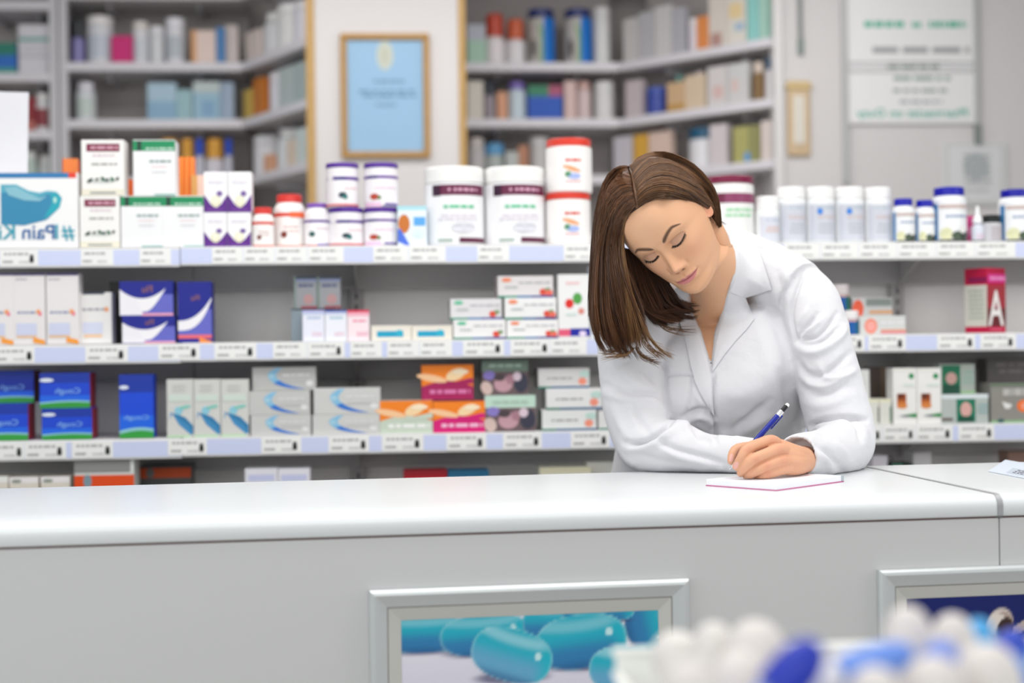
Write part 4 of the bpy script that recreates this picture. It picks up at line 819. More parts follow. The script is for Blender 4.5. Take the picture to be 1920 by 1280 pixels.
for x0, x1, l in ((990, 1042, 'first dark and blue shampoo bottle from the orange-red caps'), (1060, 1112, 'second dark and blue shampoo bottle from the orange-red caps')):
    jar('shampoo_bottle', l, 'bottle', x0, x1, 14, T1+.0005, 'b8b4b0', '22306c', .16, .95, .06, art=[('p', [(.42, 0), (.5, .0), (.62, .4), (.6, .9), (.3, .98), (0, .98), (0, .9), (.36, .85), (.46, .5)], '5c9c4c'), ('r', .55, .02, .98, .98, '0f74d0'), ('e', .2, .34, .08, .2, '4a4640')], off=.03, pl=BK, n=18, rings=False)
sr = 'in the slanting bay above the woman'
for x0, x1, yt, z, k, base, lid, art, l in (
    (1168, 1196, 34, T1, 'binder', 'c4c0be', None, [], 'pale folder nearest the corner '), (1197, 1226, 22, T1, 'binder', 'b4b4b8', None, [], 'second pale folder from the corner '),
    (1227, 1258, 10, T1, 'binder', 'c8c6c6', None, [], 'third pale folder from the corner '), (1259, 1284, 14, T1, 'binder', 'aeaeb6', None, [], 'fourth pale folder from the corner '),
    (1286, 1306, 34, T1, 'tub', 'd8d0d8', 'dcd8dc', [], 'small pinkish-white tub beside the orange carton '), (1306, 1328, 30, T1, 'carton', 'dc8a4c', None, [], 'orange carton '),
    (1328, 1362, -18, T1, 'carton', 'd4ccc4', None, [('r', .1, 0, .7, .25, 'b08c84')], 'tall cream carton '), (1363, 1398, -14, T1, 'carton', 'd8d4cc', None, [('r', .1, .5, .8, .8, 'e0c898'), ('r', .4, .25, .9, .4, 'a0b8cc')], 'tall cream carton with a yellow patch '),
    (1400, 1422, -20, T1, 'carton', '8cc8c4', None, [], 'teal carton '), (1423, 1446, -20, T1, 'carton', 'a8ccc0', None, [('r', .6, 0, 1, 1, '84b8a4')], 'pale green carton against the post '),
    (1172, 1202, 150, T2, 'carton', 'c0b4b8', None, [], 'dull pink carton near the corner '), (1204, 1238, 163, T2, 'tub', '34489c', '3c54a8', [], 'dark blue tub '),
    (1250, 1284, 154, T2, 'carton', 'c8a884', None, [('r', 0, 0, 1, .25, 'b8904c')], 'tan carton '), (1284, 1322, 140, T2, 'carton', 'd0bca4', None, [], 'beige carton '),
    (1262, 1276, 128, T2, 'bottle', 'b4b4b4', '6a9c94', [], 'slim green-capped bottle behind the tan carton '), (1296, 1316, 110, T2, 'bottle', 'd8ccd0', 'dcd0d4', [], 'pale bottle rising behind the beige carton '),
    (1326, 1362, 124, T2, 'carton', 'cfcaca', None, [('r', .3, .2, .8, .5, 'd0b0ac')], 'white carton with a pinkish patch '), (1364, 1402, 118, T2, 'carton', 'c8c8c8', None, [('r', .2, .3, .5, .6, 'd4b8b4')], 'grey-white carton beside the brown bottle '),
    (1406, 1427, 116, T2, 'bottle', '7c6038', 'd0c0b4', [], 'brown glass bottle '), (1429, 1449, 98, T2, 'bottle', 'd4d0d4', '14486c', [], 'dark-blue-capped bottle beside the post '),
    (1150, 1184, 232, T3, 'carton', 'c4c0c8', None, [], 'pale carton low near the corner '), (1188, 1214, 228, T3, 'carton', 'd0a040', None, [], 'golden yellow carton '),
    (1216, 1256, 232, T3, 'carton', 'd0b8ac', None, [], 'peach-pink carton '), (1280, 1328, 234, T3, 'tub', 'd8d8dc', '145070', [], 'white tub with a dark teal lid '),
    (1330, 1362, 232, T3, 'carton', 'ccc4c8', None, [], 'pale pink carton low '), (1374, 1422, 236, T3, 'carton', 'a8a468', None, [('r', .6, 0, 1, 1, '8c8c5c'), ('e', .55, .15, .12, .14, '5c98d0')], 'olive carton with a blue dot '),
    (1426, 1448, 226, T3, 'carton', 'd4c8c4', None, [], 'pale carton low against the post ')):
    bb(k, l+sr, SR, x0, x1, yt, z, base, lid, art, off=.02 if 'behind' not in l else .07, dep=.04, lidh=.28)
# ------------------------------------------------------------------ rear walls
x0, z1 = PIER.hit(638, 64); x1, z0 = PIER.hit(807, 296)
fr = empty('certificate_frame', PIER.at(0, 0, -.001), PIER.th); tag(fr, 'blue certificate in a wooden frame hanging on the white pier', 'picture frame')
bw = .024; wm = M('b88c4a', .4, bump=.08, scale=60, vary=.3)
for b in ((x0, x1, z1-bw, z1), (x0, x1, z0, z0+bw), (x0, x0+bw, z0+bw, z1-bw), (x1-bw, x1, z0+bw, z1-bw)):
    m = MB(); m.box(b[0], b[1], -.022, 0, b[2], b[3], wm, .004); m.build('frame_rail', fr)
m = MB(); cw, ch = x1-x0-2*bw, z1-z0-2*bw
m.box(x0+bw, x1-bw, -.008, -.001, z0+bw, z1-bw, M('8db2d0', .5))
def fn(x, y, k): return (x0+bw+x*cw, -.0085-.0004*k, z0+bw+y*ch)
fn.flat = True; fn.asp = cw/ch
m.art([('e', .5, .86, .11, .13, 'bcc2b6'), ('e', .5, .86, .06, .08, 'b4b6a6'), ('w', .3, .6, .75, .66, 1, '6f92ae'), ('w', .14, .48, .9, .56, 2, '5f86a4'), ('w', .36, .4, .64, .44, 1, '6c8eaa')], fn)
m.build('certificate', fr)
x0, z1 = PIER.hit(1474, 152); x1, z0 = PIER.hit(1519, 294)
th = empty('thermometer', PIER.at(0, 0, -.001), PIER.th); tag(th, 'tan wooden thermometer hanging on the wall beside the white post', 'thermometer')
m = MB(); m.box(x0, x1, -.014, 0, z0, z1, M('cdb492', .5, vary=.2, scale=30), .006); m.box(x0-.004, x1+.004, -.02, 0, z1-.035, z1-.006, M('c8b080', .5), .004); m.build('board', th)
m = MB(); xm = (x0+x1)/2; m.box(xm-.022, xm+.022, -.0165, -.014, z0+.05, z1-.06, M('dcd8cf', .4), .002)
for k in range(16): m.box(xm-.016, xm-.006, -.017, -.0165, z0+.06+k*.011, z0+.061+k*.011, M('8a8478'))
m.build('scale_plate', th)
m = MB(); m.tube([(xm+.002, -.019, z0+.045), (xm+.002, -.019, z1-.065)], .0025, M('c9c0b4', .2), 8); m.build('glass_tube', th)
a, zt = PIER.hit(1498, -30); zb = PIER.hit(1498, 98)[1]
m = MB(); m.tube([(a, -.006, 2.72), (a+.001, -.007, (zt+zb)/2), (a+.002, -.006, zb)], .010, M('868a88', .5), 8); m.tube([(a+.002, -.006, zb+.05), (a+.002, -.006, zb-.01)], [.013, .012], M('7c8a84', .5), 8)
o = m.build('cord', loc=PIER.at(0, 0), th=PIER.th); tag(o, 'grey cord hanging down the wall above the thermometer', 'cord')
nb = empty('notice_board', PIER.at(0, 0, -.002), PIER.th); tag(nb, 'white pharmacist notice with teal mirrored script between two grey rails', 'notice')
b0, b1 = PIER.hit(1588, 100)[0], PIER.hit(1824, 100)[0]
for xx, yb in ((1582, 345), (1829, 262)):
    a = PIER.hit(xx, 100)[0]; zb = PIER.hit(xx, yb)[1]
    m = MB(); m.box(a-.011, a+.011, -.02, 0, zb, 2.75, M('b4b6b6', .4, .3), .003)
    if xx > 1800: m.box(a-.012, a+.012, -.024, 0, zb-.02, zb+.06, M('7c8482', .5), .003)
    m.build('rail', nb)
def board(nm, yt, yb, art, xa=b0, xb=b1, yoff=-.012, base='e2e2e2'):
    z1 = PIER.hit(1700, yt)[1]; z0 = PIER.hit(1700, yb)[1]
    m = MB(); m.box(xa, xb, yoff, yoff+.008, z0, z1, M(base, .4), .002)
    def fn(x, y, k): return (xa+x*(xb-xa), yoff-.0005-.0003*k, z0+y*(z1-z0))
    fn.flat = True; fn.asp = (xb-xa)/(z1-z0)
    m.art(art, fn); return m.build(nm, nb)
hh = 118+40
board('upper_sheet', -40, 118, [('w', .12, (118-58)/hh, .46, (118-36)/hh, 1, '4fae96'), ('w', .5, (118-58)/hh, .58, (118-38)/hh, 1, '4fae96'), ('w', .64, (118-58)/hh, .94, (118-36)/hh, 1, '4fae96'), ('w', .14, (118-106)/hh, .96, (118-84)/hh, 1, '9a9ca0'), ('w', .3, .0, .8, .012, 1, 'aaaaaa')])
board('middle_sheet', 119, 136, [('w', .28, .2, .74, .9, 1, '6f827a')], base='d2d2d4')
hh = 233-137
board('lower_sheet', 137, 233, [('w', .3, (233-156)/hh, .84, (233-140)/hh, 1, '8fa29c'), ('w', .3, (233-178)/hh, .78, (233-164)/hh, 1, '9aa4a4'), ('w', .36, (233-198)/hh, .74, (233-186)/hh, 1, 'a4a8b0'), ('t', 'Pharmacist on Duty', .5, (233-212)/hh, .17, '52ac9e', .88)])
m = MB(); x0, z1 = PIER.hit(1764, 268); x1, z0 = PIER.hit(1888, 385)
m.box(x0, x1, -.010, 0, z0, z1, M('d0d2d2', .3), .003)
def fn(x, y, k): return (x0+x*(x1-x0), -.0105-.0003*k, z0+y*(z1-z0))
fn.flat = True; fn.asp = (x1-x0)/(z1-z0)
m.art([('r', .06, .03, .94, .97, 'c2c6c6'), ('r', .1, .06, .9, .93, 'd4d4d6'), ('e', .52, .62, .2, .22, 'b0b6b8'), ('w', .3, .32, .74, .84, 5, '9aa0a2'), ('w', .34, .2, .7, .28, 1, 'aab0b0')], fn)
o = m.build('wall_plaque', loc=PIER.at(0, 0, -.001), th=PIER.th); tag(o, 'pale square plaque with a grey crest below the notice rail', 'plaque')
# ------------------------------------------------------------------ the woman
V3 = lambda p: np.array(p, float)
def cr(K, t):                      # Catmull-Rom through key arrays K (n, ...) at parameters t in [0, n-1]
    K = np.asarray(K, float); n = len(K); t = np.clip(np.asarray(t, float), 0, n-1-1e-9)
    i = np.floor(t).astype(int); f = (t-i).reshape((-1,)+(1,)*(K.ndim-1))
    p0 = K[np.clip(i-1, 0, n-1)]; p1 = K[i]; p2 = K[np.clip(i+1, 0, n-1)]; p3 = K[np.clip(i+2, 0, n-1)]
    return .5*(2*p1+(p2-p0)*f+(2*p0-5*p1+4*p2-p3)*f*f+(3*p1-p0-3*p2+p3)*f**3)
def nproj(A):
    x, y, z = A[..., 0], A[..., 1], A[..., 2]-CZ
    return np.stack([960+F*(x*_c-z*_s)/y, 640-F*(x*_s+z*_c)/y], -1)
HS = .945
def _rx(a): c, s = math.cos(a), math.sin(a); return np.array([[1, 0, 0], [0, c, -s], [0, s, c]])
def _ry(a): c, s = math.cos(a), math.sin(a); return np.array([[c, 0, s], [0, 1, 0], [-s, 0, c]])
def _rz(a): c, s = math.cos(a), math.sin(a); return np.array([[c, -s, 0], [s, c, 0], [0, 0, 1]])
HR = _ry(-.7442) @ _rx(.3333) @ _rz(-.4991)
HT = np.array([.2743, 2.62, 1.3785])
def head_w(A): return np.asarray(A) @ HR.T*HS+HT
def head_l(A): return (np.asarray(A)-HT) @ HR/HS
# head rows: front y,z | side x,y,z | back y,z | squareness
HK = np.array([
    (.005, .115, .002, .005, .115, .006, .115, 2.0),
    (-.040, .108, .042, .010, .108, .050, .108, 2.0),
    (-.068, .090, .062, .010, .088, .082, .085, 2.1),
    (-.084, .068, .0715, .012, .062, .097, .055, 2.2),
    (-.0925, .043, .0740, .012, .040, .101, .030, 2.3),
    (-.0945, .018, .0740, .010, .018, .101, .010, 2.35),
    (-.0895, .000, .0730, .008, .000, .098, -.010, 2.35),
    (-.0895, -.020, .0715, .005, -.020, .093, -.030, 2.3),
    (-.0905, -.043, .0670, .003, -.040, .085, -.048, 2.2),
    (-.0905, -.068, .0610, .000, -.062, .075, -.064, 2.1),
    (-.0870, -.084, .0560, .001, -.076, .077, -.075, 2.05),
    (-.0890, -.099, .0520, .006, -.087, .078, -.085, 2.0),
    (-.0800, -.1105, .0490, .014, -.095, .085, -.090, 2.0),
    (-.0550, -.1130, .0470, .026, -.101, .092, -.096, 2.1),
    (-.0240, -.1220, .0530, .034, -.114, .096, -.105, 2.1)])
NC = 240
_sc = np.linspace(-1, 1, NC+1)[:-1]
PHI = PI*_sc*(.45+.55*_sc**2)
def ringpts(k):                    # k (rows,8) -> (rows, NC, 3)
    yf, zf, xs, ys, zs, yb, zb, n = [k[:, i:i+1] for i in range(8)]
    c, s = np.cos(PHI)[None], np.sin(PHI)[None]
    r = 1/(np.abs(c)**n+np.abs(s)**n)**(1/n)
    fr = (c > 0)
    x = xs*r*s
    y = ys+np.where(fr, (yf-ys), (ys-yb))*r*c
    w = np.abs(r*c)**1.5
    z = zs+np.where(fr, zf-zs, zb-zs)*w
    return np.stack([x, y, z+0*x], -1)
subs = [8, 8, 9, 12, 16, 16, 18, 20, 20, 16, 14, 12, 10, 8]
TT = np.concatenate([i+np.arange(n)/n for i, n in enumerate(subs)]+[[len(HK)-1]])
HP = ringpts(cr(HK, TT))
def gs(x, z, cx, cz, sx, sz): return np.exp(-((x-cx)/sx)**2-((z-cz)/sz)**2)
def ppl(v, xs, ys): return np.interp(v, xs, ys)
def sculpt(A):
    x, y, z = A[..., 0], A[..., 1].copy(), A[..., 2]
    ax = np.abs(x); fm = sstep(-y, .0, .03)
    d = np.zeros_like(x)
    h = ppl(z, [-.055, -.050, -.0455, -.0405, -.036, -.027, -.012, .004, .016], [0, .0022, .0100, .0178, .0205, .0165, .0105, .0048, 0])
    sg = ppl(z, [-.05, -.036, -.02, .0, .016], [.0105, .0098, .0078, .0070, .010])
    d += h*np.exp(-(ax/sg)**2.6)*1.04
    d += .0016*gs(x, z, 0, -.0365, .008, .006)
    d += .0078*gs(ax, z, .0125, -.0415, .0052, .0062)
    d -= .0045*gs(ax, z, .0068, -.0490, .0042, .0026)
    d -= .0022*gs(ax, z, .0200, -.042, .003, .006)
    d -= .0066*gs(ax, z, .0305, .004, .017, .011)
    d -= .0040*gs(ax, z, .0155, .002, .006, .009)
    d += .0056*gs(ax, z, .0315, -.001, .0135, .0092)
    win = sstep(ax, .0150, .0185)*(1-sstep(ax, .0445, .0485))
    zl = -.0062+.0040*((ax-.031)/.0145)**2+.0012*(ax-.031)/.0145
    d -= .0016*np.exp(-((z-zl+.0004)/.0010)**2)*win
    d += .0006*np.exp(-((z-zl-.0016)/.0012)**2)*win
    zc = .0078-.0042*((ax-.031)/.016)**2
    d -= .0013*np.exp(-((z-zc)/.0013)**2)*win
    d += .0026*gs(ax, z, .030, .0195, .022, .008)
    d += .0045*gs(ax, z, .043, -.024, .020, .020)
    d -= .0020*gs(ax, z, .046, -.062, .015, .02)
    d += .0030*gs(x, z, 0, -.066, .030, .020)
    wl = np.clip(1-(x/.0250)**2, 0, 1)**.6
    bow = .0012*np.exp(-((ax-.005)/.004)**2)-.0008*np.exp(-(ax/.002)**2)
    d += .0036*np.exp(-((z+.0634-bow)/.0040)**2)*wl
    wl2 = np.clip(1-(x/.0225)**2, 0, 1)**.6
    d += .0048*np.exp(-((z+.0745)/.0050)**2)*wl2
    zm = -.0692+.0026*(x/.025)**2
    d -= .0030*np.exp(-((z-zm)/.0011)**2)*np.clip(1-(x/.0265)**2, 0, 1)**.5
    d -= .0018*gs(ax, z, .0268, -.0668, .0035, .0040)
    d += .0030*gs(x, z, 0, -.1, .014, .010)
    d -= .0008*gs(x, z, 0, -.056, .003, .006)
    y -= d*fm
    return np.stack([x, y, z], -1)
HPs = sculpt(HP)
def face_col(A):
    x, y, z = A[..., 0], A[..., 1], A[..., 2]; ax = np.abs(x)
    col = np.broadcast_to(L3('d8a682'), x.shape+(3,)).copy()
    fm = sstep(-y, .0, .03)
    col = mix(col, L3('d69a7c'), .5*gs(ax, z, .042, -.028, .022, .018)*fm)
    col = mix(col, L3('d39a7e'), .4*gs(x, z, 0, -.04, .014, .012)*fm)
    col = mix(col, L3('deb494'), .5*gs(x, z, 0, .05, .05, .03)*fm)
    zc = .0078-.0042*((ax-.031)/.016)**2; zl = -.0062+.0040*((ax-.031)/.0145)**2+.0012*(ax-.031)/.0145
    win = sstep(ax, .0150, .0195)*(1-sstep(ax, .0450, .0500))*fm
    lid = sstep(z, zl-.001, zl)*(1-sstep(z, zc-.001, zc+.003))*win
    col = mix(col, L3('a07c6e'), .55*lid)
    col = mix(col, L3('2a1a14'), .92*np.exp(-((z-zl)/.0014)**2)*win)
    col = mix(col, L3('b08064'), .4*np.exp(-((z-zc)/.0010)**2)*win)
    t = np.clip((ax-.0105)/.0425, 0, 1)
    zb = .0150+.0125*np.sin(np.clip(t/.68, 0, 1)*PI/2)-.0085*np.clip((t-.68)/.32, 0, 1)**1.3
    th = .0043*(1-t)**.6*sstep(t, -.1, .15)+.0006
    bm = (1-sstep(np.abs(z-zb)/th, .35, 1.5))*sstep(ax, .0095, .013)*(1-sstep(ax, .0505, .0535))*fm
    col = mix(col, L3('442b1e'), .92*bm)
    zm = -.0692+.0026*(x/.025)**2
    bow = .0016*np.exp(-((ax-.005)/.0035)**2)-.0010*np.exp(-(ax/.0022)**2)
    up = zm+(.0056+bow)*np.clip(1-(ax/.0262)**2, 0, 1)**.75
    lo = zm-.0080*np.clip(1-(ax/.0240)**2, 0, 1)**.7
    lm = sstep(z, lo-.0010, lo+.0012)*(1-sstep(z, up-.0012, up+.0010))*(1-sstep(ax, .0245, .0275))*fm
    col = mix(col, L3('c0707a'), .82*lm)
    col = mix(col, L3('7c3438'), .7*np.exp(-((z-zm)/.0008)**2)*(1-sstep(ax, .024, .0275))*fm)
    col = mix(col, L3('6a3428'), .8*gs(ax, z, .0066, -.0492, .0036, .0018)*fm)
    return col
# torso rings (centre px, py, depth; half width, half depth)
RA = (V3(P(1505, 525, 2.74))-V3(P(1165, 630, 2.74))); RA /= np.linalg.norm(RA)
UPV = V3(P(1335, 560, 2.80))-V3(P(1310, 900, 2.95)); UPV /= np.linalg.norm(UPV)
FA = np.cross(RA, UPV); FA /= np.linalg.norm(FA); FA = FA if FA[1] < 0 else -FA        # points to the viewer
def wring(c, R, Fd, a, b, n=2.2, phi=PHI):
    co, s = np.cos(phi), np.sin(phi); r = 1/(np.abs(co)**n+np.abs(s)**n)**(1/n)
    return V3(c)+np.outer(a*r*s, R)+np.outer(b*r*co, Fd)
headbase = head_w([[0, .031, -.122]])[0]
hR = HR[:, 0]; hF = -HR[:, 1]
def mixv(a, b, t):
    v = a*(1-t)+b*t; return v/np.linalg.norm(v)
N2 = V3(P(1342, 566, 2.800))
mid = (headbase*.5+N2*.5)+np.array([.018, .010, .010])
TOR = [(mid, mixv(hR, RA, .5), mixv(hF+np.array([0, 0, -.35]), FA+np.array([0, 0, -.45]), .5), .0560, .064, 2.1), (N2, RA, mixv(hF, FA+np.array([0, 0, -.3]), .8), .060, .058, 2.0),
       (V3(P(1340, 592, 2.80)), RA, FA, .088, .062, 2.0), (V3(P(1337, 628, 2.79)), RA, FA, .150, .088, 2.2),
       (V3(P(1332, 690, 2.78)), RA, FA, .152, .102, 2.3), (V3(P(1328, 760, 2.82)), RA, FA, .140, .098, 2.3),
       (V3(P(1318, 840, 2.88)), RA, FA, .138, .092, 2.2), (V3(P(1308, 930, 2.95)), V3((1, 0, .05)), V3((0, -1, 0)), .165, .112, 2.2),
       (V3(P(1306, 1040, 2.98)), V3((1, 0, 0)), V3((0, -1, 0)), .168, .115, 2.3), (V3(P(1306, 1075, 2.98)), V3((1, 0, 0)), V3((0, -1, 0)), .06, .05, 2.0)]
keys = [head_w(HP[-1])]+[wring(c, r, f, a, b, n) for c, r, f, a, b, n in TOR]
keys = np.array([head_w(HP[-9])]+keys)           # tangent helper above the throat row
tt = 1+np.linspace(0, len(keys)-2, 90)[1:]
body_rows = np.concatenate([head_w(HPs), cr(keys, tt)])
hcol = face_col(HPs)
skin = L3('d8a682')
# under the chin, neck and chest keep the same skin
body_cols = np.concatenate([hcol, np.broadcast_to(skin, (len(tt), NC, 3))])
nr = len(body_rows)
bv = body_rows.reshape(-1, 3); bc = body_cols.reshape(-1, 3)
bf = [(i*NC+j, i*NC+(j+1) % NC, (i+1)*NC+(j+1) % NC, (i+1)*NC+j) for i in range(nr-1) for j in range(NC)]
bf += [tuple(range(NC))[::-1], tuple((nr-1)*NC+j for j in range(NC))]
def remesh(mb, voxel, smooth=4, fac=.5):
    o = mb.build('shape')
    r = o.modifiers.new('r', 'REMESH'); r.mode = 'VOXEL'; r.voxel_size = voxel
    if smooth:
        s = o.modifiers.new('s', 'SMOOTH'); s.iterations = smooth; s.factor = fac
    bpy.context.view_layer.update()
    me = o.evaluated_get(bpy.context.evaluated_depsgraph_get()).to_mesh()
    v = np.empty(len(me.vertices)*3); me.vertices.foreach_get('co', v); v = v.reshape(-1, 3)
    nn = np.empty(len(me.vertices)*3); me.vertices.foreach_get('normal', nn)
    f = [tuple(p.vertices) for p in me.polygons]
    bpy.data.objects.remove(o)
    return v, f, nn.reshape(-1, 3)
def spath(K, n):                   # smooth path through (px,py,D,r) keys -> points, radii
    q = np.array([[*P(k[0], k[1], k[2]), k[3]] for k in K]); s = cr(q, np.linspace(0, len(q)-1, n))
    return [tuple(x[:3]) for x in s], [float(x[3]) for x in s]
# --- writing hand with its forearm
hb_ = MB()
def finger(K, n=16, end=True):
    p, r = spath(K, n)
    d = Vector(p[-1])-Vector(p[-2]); d.normalize()
    rl = r[-1]
    p += [tuple(Vector(p[-1])+d*rl*t) for t in (.45, .8, 1.0)]; r += [rl*.9, rl*.6, rl*.15]
    hb_.tube(p, r, 'ffffff', 14)
HD = -.0
finger([(1462, 836, 2.400, .0105), (1446, 827, 2.385, .0108), (1424, 832, 2.367, .0092), (1402, 841, 2.352, .0093), (1390, 858, 2.347, .0078), (1381, 874, 2.352, .0070)])
finger([(1478, 850, 2.390, .0105), (1462, 843, 2.372, .0108), (1436, 851, 2.352, .0090), (1411, 862, 2.342, .0091), (1397, 876, 2.344, .0078), (1389, 886, 2.352, .0068)])
finger([(1484, 866, 2.385, .0100), (1468, 864, 2.366, .0100), (1444, 871, 2.350, .0085), (1421, 880.5, 2.344, .0085), (1407, 888.5, 2.349, .0075), (1400, 892.5, 2.357, .0066)])
finger([(1486, 877, 2.382, .0092), (1470, 879, 2.368, .0090), (1448, 885.5, 2.355, .0082), (1431, 891, 2.352, .0074), (1422, 894, 2.357, .0064), (1415, 895, 2.362, .0058)])
finger([(1490, 852, 2.430, .0120), (1456, 843, 2.425, .0125), (1420, 838, 2.412, .0098), (1384, 841, 2.398, .0086), (1374, 852, 2.390, .0078), (1371, 864, 2.385, .0064)])
for K in ([(1508, 860, 2.44, .019), (1490, 852, 2.405, .0165), (1460, 836, 2.392, .0125)], [(1508, 862, 2.44, .020), (1490, 860, 2.40, .0170), (1468, 850, 2.380, .0125)],
          [(1508, 864, 2.44, .020), (1492, 868, 2.395, .0165), (1472, 864, 2.374, .0120)], [(1508, 866, 2.44, .018), (1493, 874, 2.395, .0145), (1474, 879, 2.374, .0100)]):
    p, r = spath(K, 12); hb_.tube(p, r, 'ffffff', 16)
p, r = spath([(1498, 861, 2.420, .0212), (1510, 859, 2.47, .0212), (1534, 853, 2.55, .024), (1570, 842, 2.625, .030), (1579, 818, 2.675, .038), (1562, 745, 2.705, .042), (1537, 648, 2.725, .043), (1512, 578, 2.76, .042), (1480, 552, 2.80, .036)], 40)
hb_.tube(p, r, 'ffffff', 18)
hv, hf, hn = remesh(hb_, .0011, 3, .5)
hp = nproj(hv)
hc = np.broadcast_to(L3('d5a080'), (len(hv), 3)).copy()
def spot(px, py, r, col, amt):
    global hc
    d = np.hypot(hp[:, 0]-px, hp[:, 1]-py)/r
    hc = mix(hc, L3(col), amt*np.exp(-d**2)*(hn[:, 1] < .2))
for s in ((1402, 842, 7), (1448, 824, 8), (1464, 843, 9), (1438, 872, 8), (1418, 862, 7), (1470, 862, 10), (1440, 888, 7)): spot(*s, 'cf8a70', .5)
def nail(px, py, a, b, th):
    global hc
    x, y = hp[:, 0]-px, hp[:, 1]-py
    d = ((x*math.cos(th)+y*math.sin(th))/a)**2+((-x*math.sin(th)+y*math.cos(th))/b)**2
    mk = (1-sstep(d, .8, 1.15))*(hn[:, 1] < .1)
    hc = mix(hc, L3('e0aca4'), .85*mk)
    hv[:] = hv-hn*(.0004*np.exp(-((d-1)/.25)**2)*(hn[:, 1] < .1))[:, None]
nail(1380, 872, 4.6, 7.5, .38); nail(1371, 858, 3.6, 8, .2)
# --- other arm, folded along the counter behind the writing hand
ha = hb_
hb_ = MB()
p, r = spath([(1230, 590, 2.78, .045), (1182, 640, 2.775, .040), (1183, 735, 2.730, .038), (1210, 820, 2.675, .037), (1262, 846, 2.63, .035), (1330, 853, 2.60, .028), (1400, 857, 2.575, .022), (1424, 860, 2.565, .020)], 40)
hb_.tube(p, r, 'ffffff', 16)
for K in ([(1420, 856, 2.57, .017), (1450, 850, 2.55, .012), (1470, 852, 2.54, .009), (1482, 862, 2.535, .007)], [(1420, 860, 2.56, .017), (1452, 858, 2.545, .012), (1474, 862, 2.535, .009), (1482, 872, 2.53, .007)],
          [(1420, 864, 2.555, .015), (1450, 866, 2.54, .011), (1470, 870, 2.53, .0085), (1478, 878, 2.53, .007)], [(1420, 868, 2.55, .013), (1446, 873, 2.54, .010), (1462, 877, 2.53, .0075), (1468, 880, 2.53, .006)], [(1410, 852, 2.575, .014), (1432, 842, 2.56, .010), (1448, 840, 2.55, .008)]): finger(K, 12)
lv_, lf, ln_ = remesh(hb_, .0028, 3)
root = Vector((P(1306, 1000, 2.97).x, 2.97, 0))
hv[(hv[:, 2] < PADZ+.0012), 2] = PADZ+.0012
lv_[lv_[:, 2] < TOP+.003, 2] = TOP+.003
person = empty('person', root)
tag(person, 'woman in a white lab coat leaning on the counter and writing with a blue pen', 'person')
def child(name, v, f, mats, parent=person, cols=None, smooth=True):
    m = MB(); m.v = [tuple(x) for x in (np.asarray(v)-np.array(root))]; m.f = f; m.m = [0]*len(f); m.sm = [smooth]*len(f); m.mats = [mats]
    return m.build(name, parent, cols=cols)
skinm = MC(.48, .12, .35, .06, 900)
# ears
ev = []; ef = []
for sx in (1, -1):
    U, Vv = np.meshgrid(np.linspace(0, 2*PI, 29)[:-1], np.linspace(0, 1, 12), indexing='ij')
    rad = Vv
    y = .021+.0135*rad*np.cos(U)*(1+.12*np.sin(U)); z = -.012+.026*rad*np.sin(U)
    hgt = rad*(.0005+.0125*sstep(np.cos(U), -.85, .7))-.0035*np.exp(-((rad-.6)/.16)**2)
    x = (.0695+hgt*.75+.002*np.clip((y-.021)/.0135, -1, 1))*sx
    fr = np.stack([x, y, z], -1); bk2 = fr.copy(); bk2[..., 0] -= sx*.004*(1-Vv**6*.8)
    for g in (fr, bk2):
        b = len(ev); ev += list(g.reshape(-1, 3)); ef += [(b+i*12+j, b+((i+1) % 28)*12+j, b+((i+1) % 28)*12+j+1, b+i*12+j+1) for i in range(28) for j in range(11)]
    b = len(ev); n_ = 28*12
    ef += [(b-2*n_+i*12+11, b-2*n_+((i+1) % 28)*12+11, b-n_+((i+1) % 28)*12+11, b-n_+i*12+11) for i in range(28)]
ev = head_w(np.array(ev)); 
av = list(bv)+list(ev); ac = list(bc)+[L3('d8997a')]*len(ev)
af = bf+[tuple(i+len(bv) for i in f) for f in ef]
def union(parts):                  # boolean union of closed pieces, colours carried along
    obs = []
    for k, (v, f, c) in enumerate(parts):
        o = child('piece', v, f, skinm, None, c); o.location = root; obs.append(o)
    o = obs[0]
    for q in obs[1:]:
        b = o.modifiers.new('u', 'BOOLEAN'); b.operation = 'UNION'; b.object = q; b.solver = 'EXACT'
    bpy.context.view_layer.update()
    me = bpy.data.meshes.new_from_object(o.evaluated_get(bpy.context.evaluated_depsgraph_get()))
    for q in obs: bpy.data.objects.remove(q)
    return me
legs = MB()
for sx in (-1, 1):
    q = np.array([(.085*sx, 0, .86, .085), (.09*sx, .01, .62, .07), (.09*sx, .02, .46, .052), (.09*sx, .05, .3, .052), (.09*sx, .05, .10, .036), (.09*sx, .04, .045, .034), (.09*sx, -.02, .032, .030), (.09*sx, -.12, .022, .021)])
    s = cr(q, np.linspace(0, 7, 40)); legs.tube([tuple(V3(root)+x[:3]) for x in s], [x[3] for x in s], 'ffffff', 14)
gv, gf, gn = remesh(legs, .006, 3)
nk = MB(); p, r = spath([(1322, 405, 2.675, .016), (1329, 418, 2.672, .020), (1338, 446, 2.676, .0255), (1345, 480, 2.700, .0290), (1350, 525, 2.742, .031), (1345, 585, 2.79, .030)], 30)
nk.tube(p, r, 'ffffff', 24)
nv_, nf_, nn_ = remesh(nk, .002, 2)
me = union([(np.array(av), af, np.array(ac)), (hv, hf, hc), (lv_, lf, np.broadcast_to(L3('d5a080'), (len(lv_), 3))), (gv, gf, np.broadcast_to(L3('d5a080'), (len(gv), 3))), (nv_, nf_, np.broadcast_to(skin, (len(nv_), 3)))])
bodyo = bpy.data.objects.new('body', me); C.objects.link(bodyo); bodyo.parent = person
me.polygons.foreach_set('use_smooth', [True]*len(me.polygons))
from mathutils.kdtree import KDTree
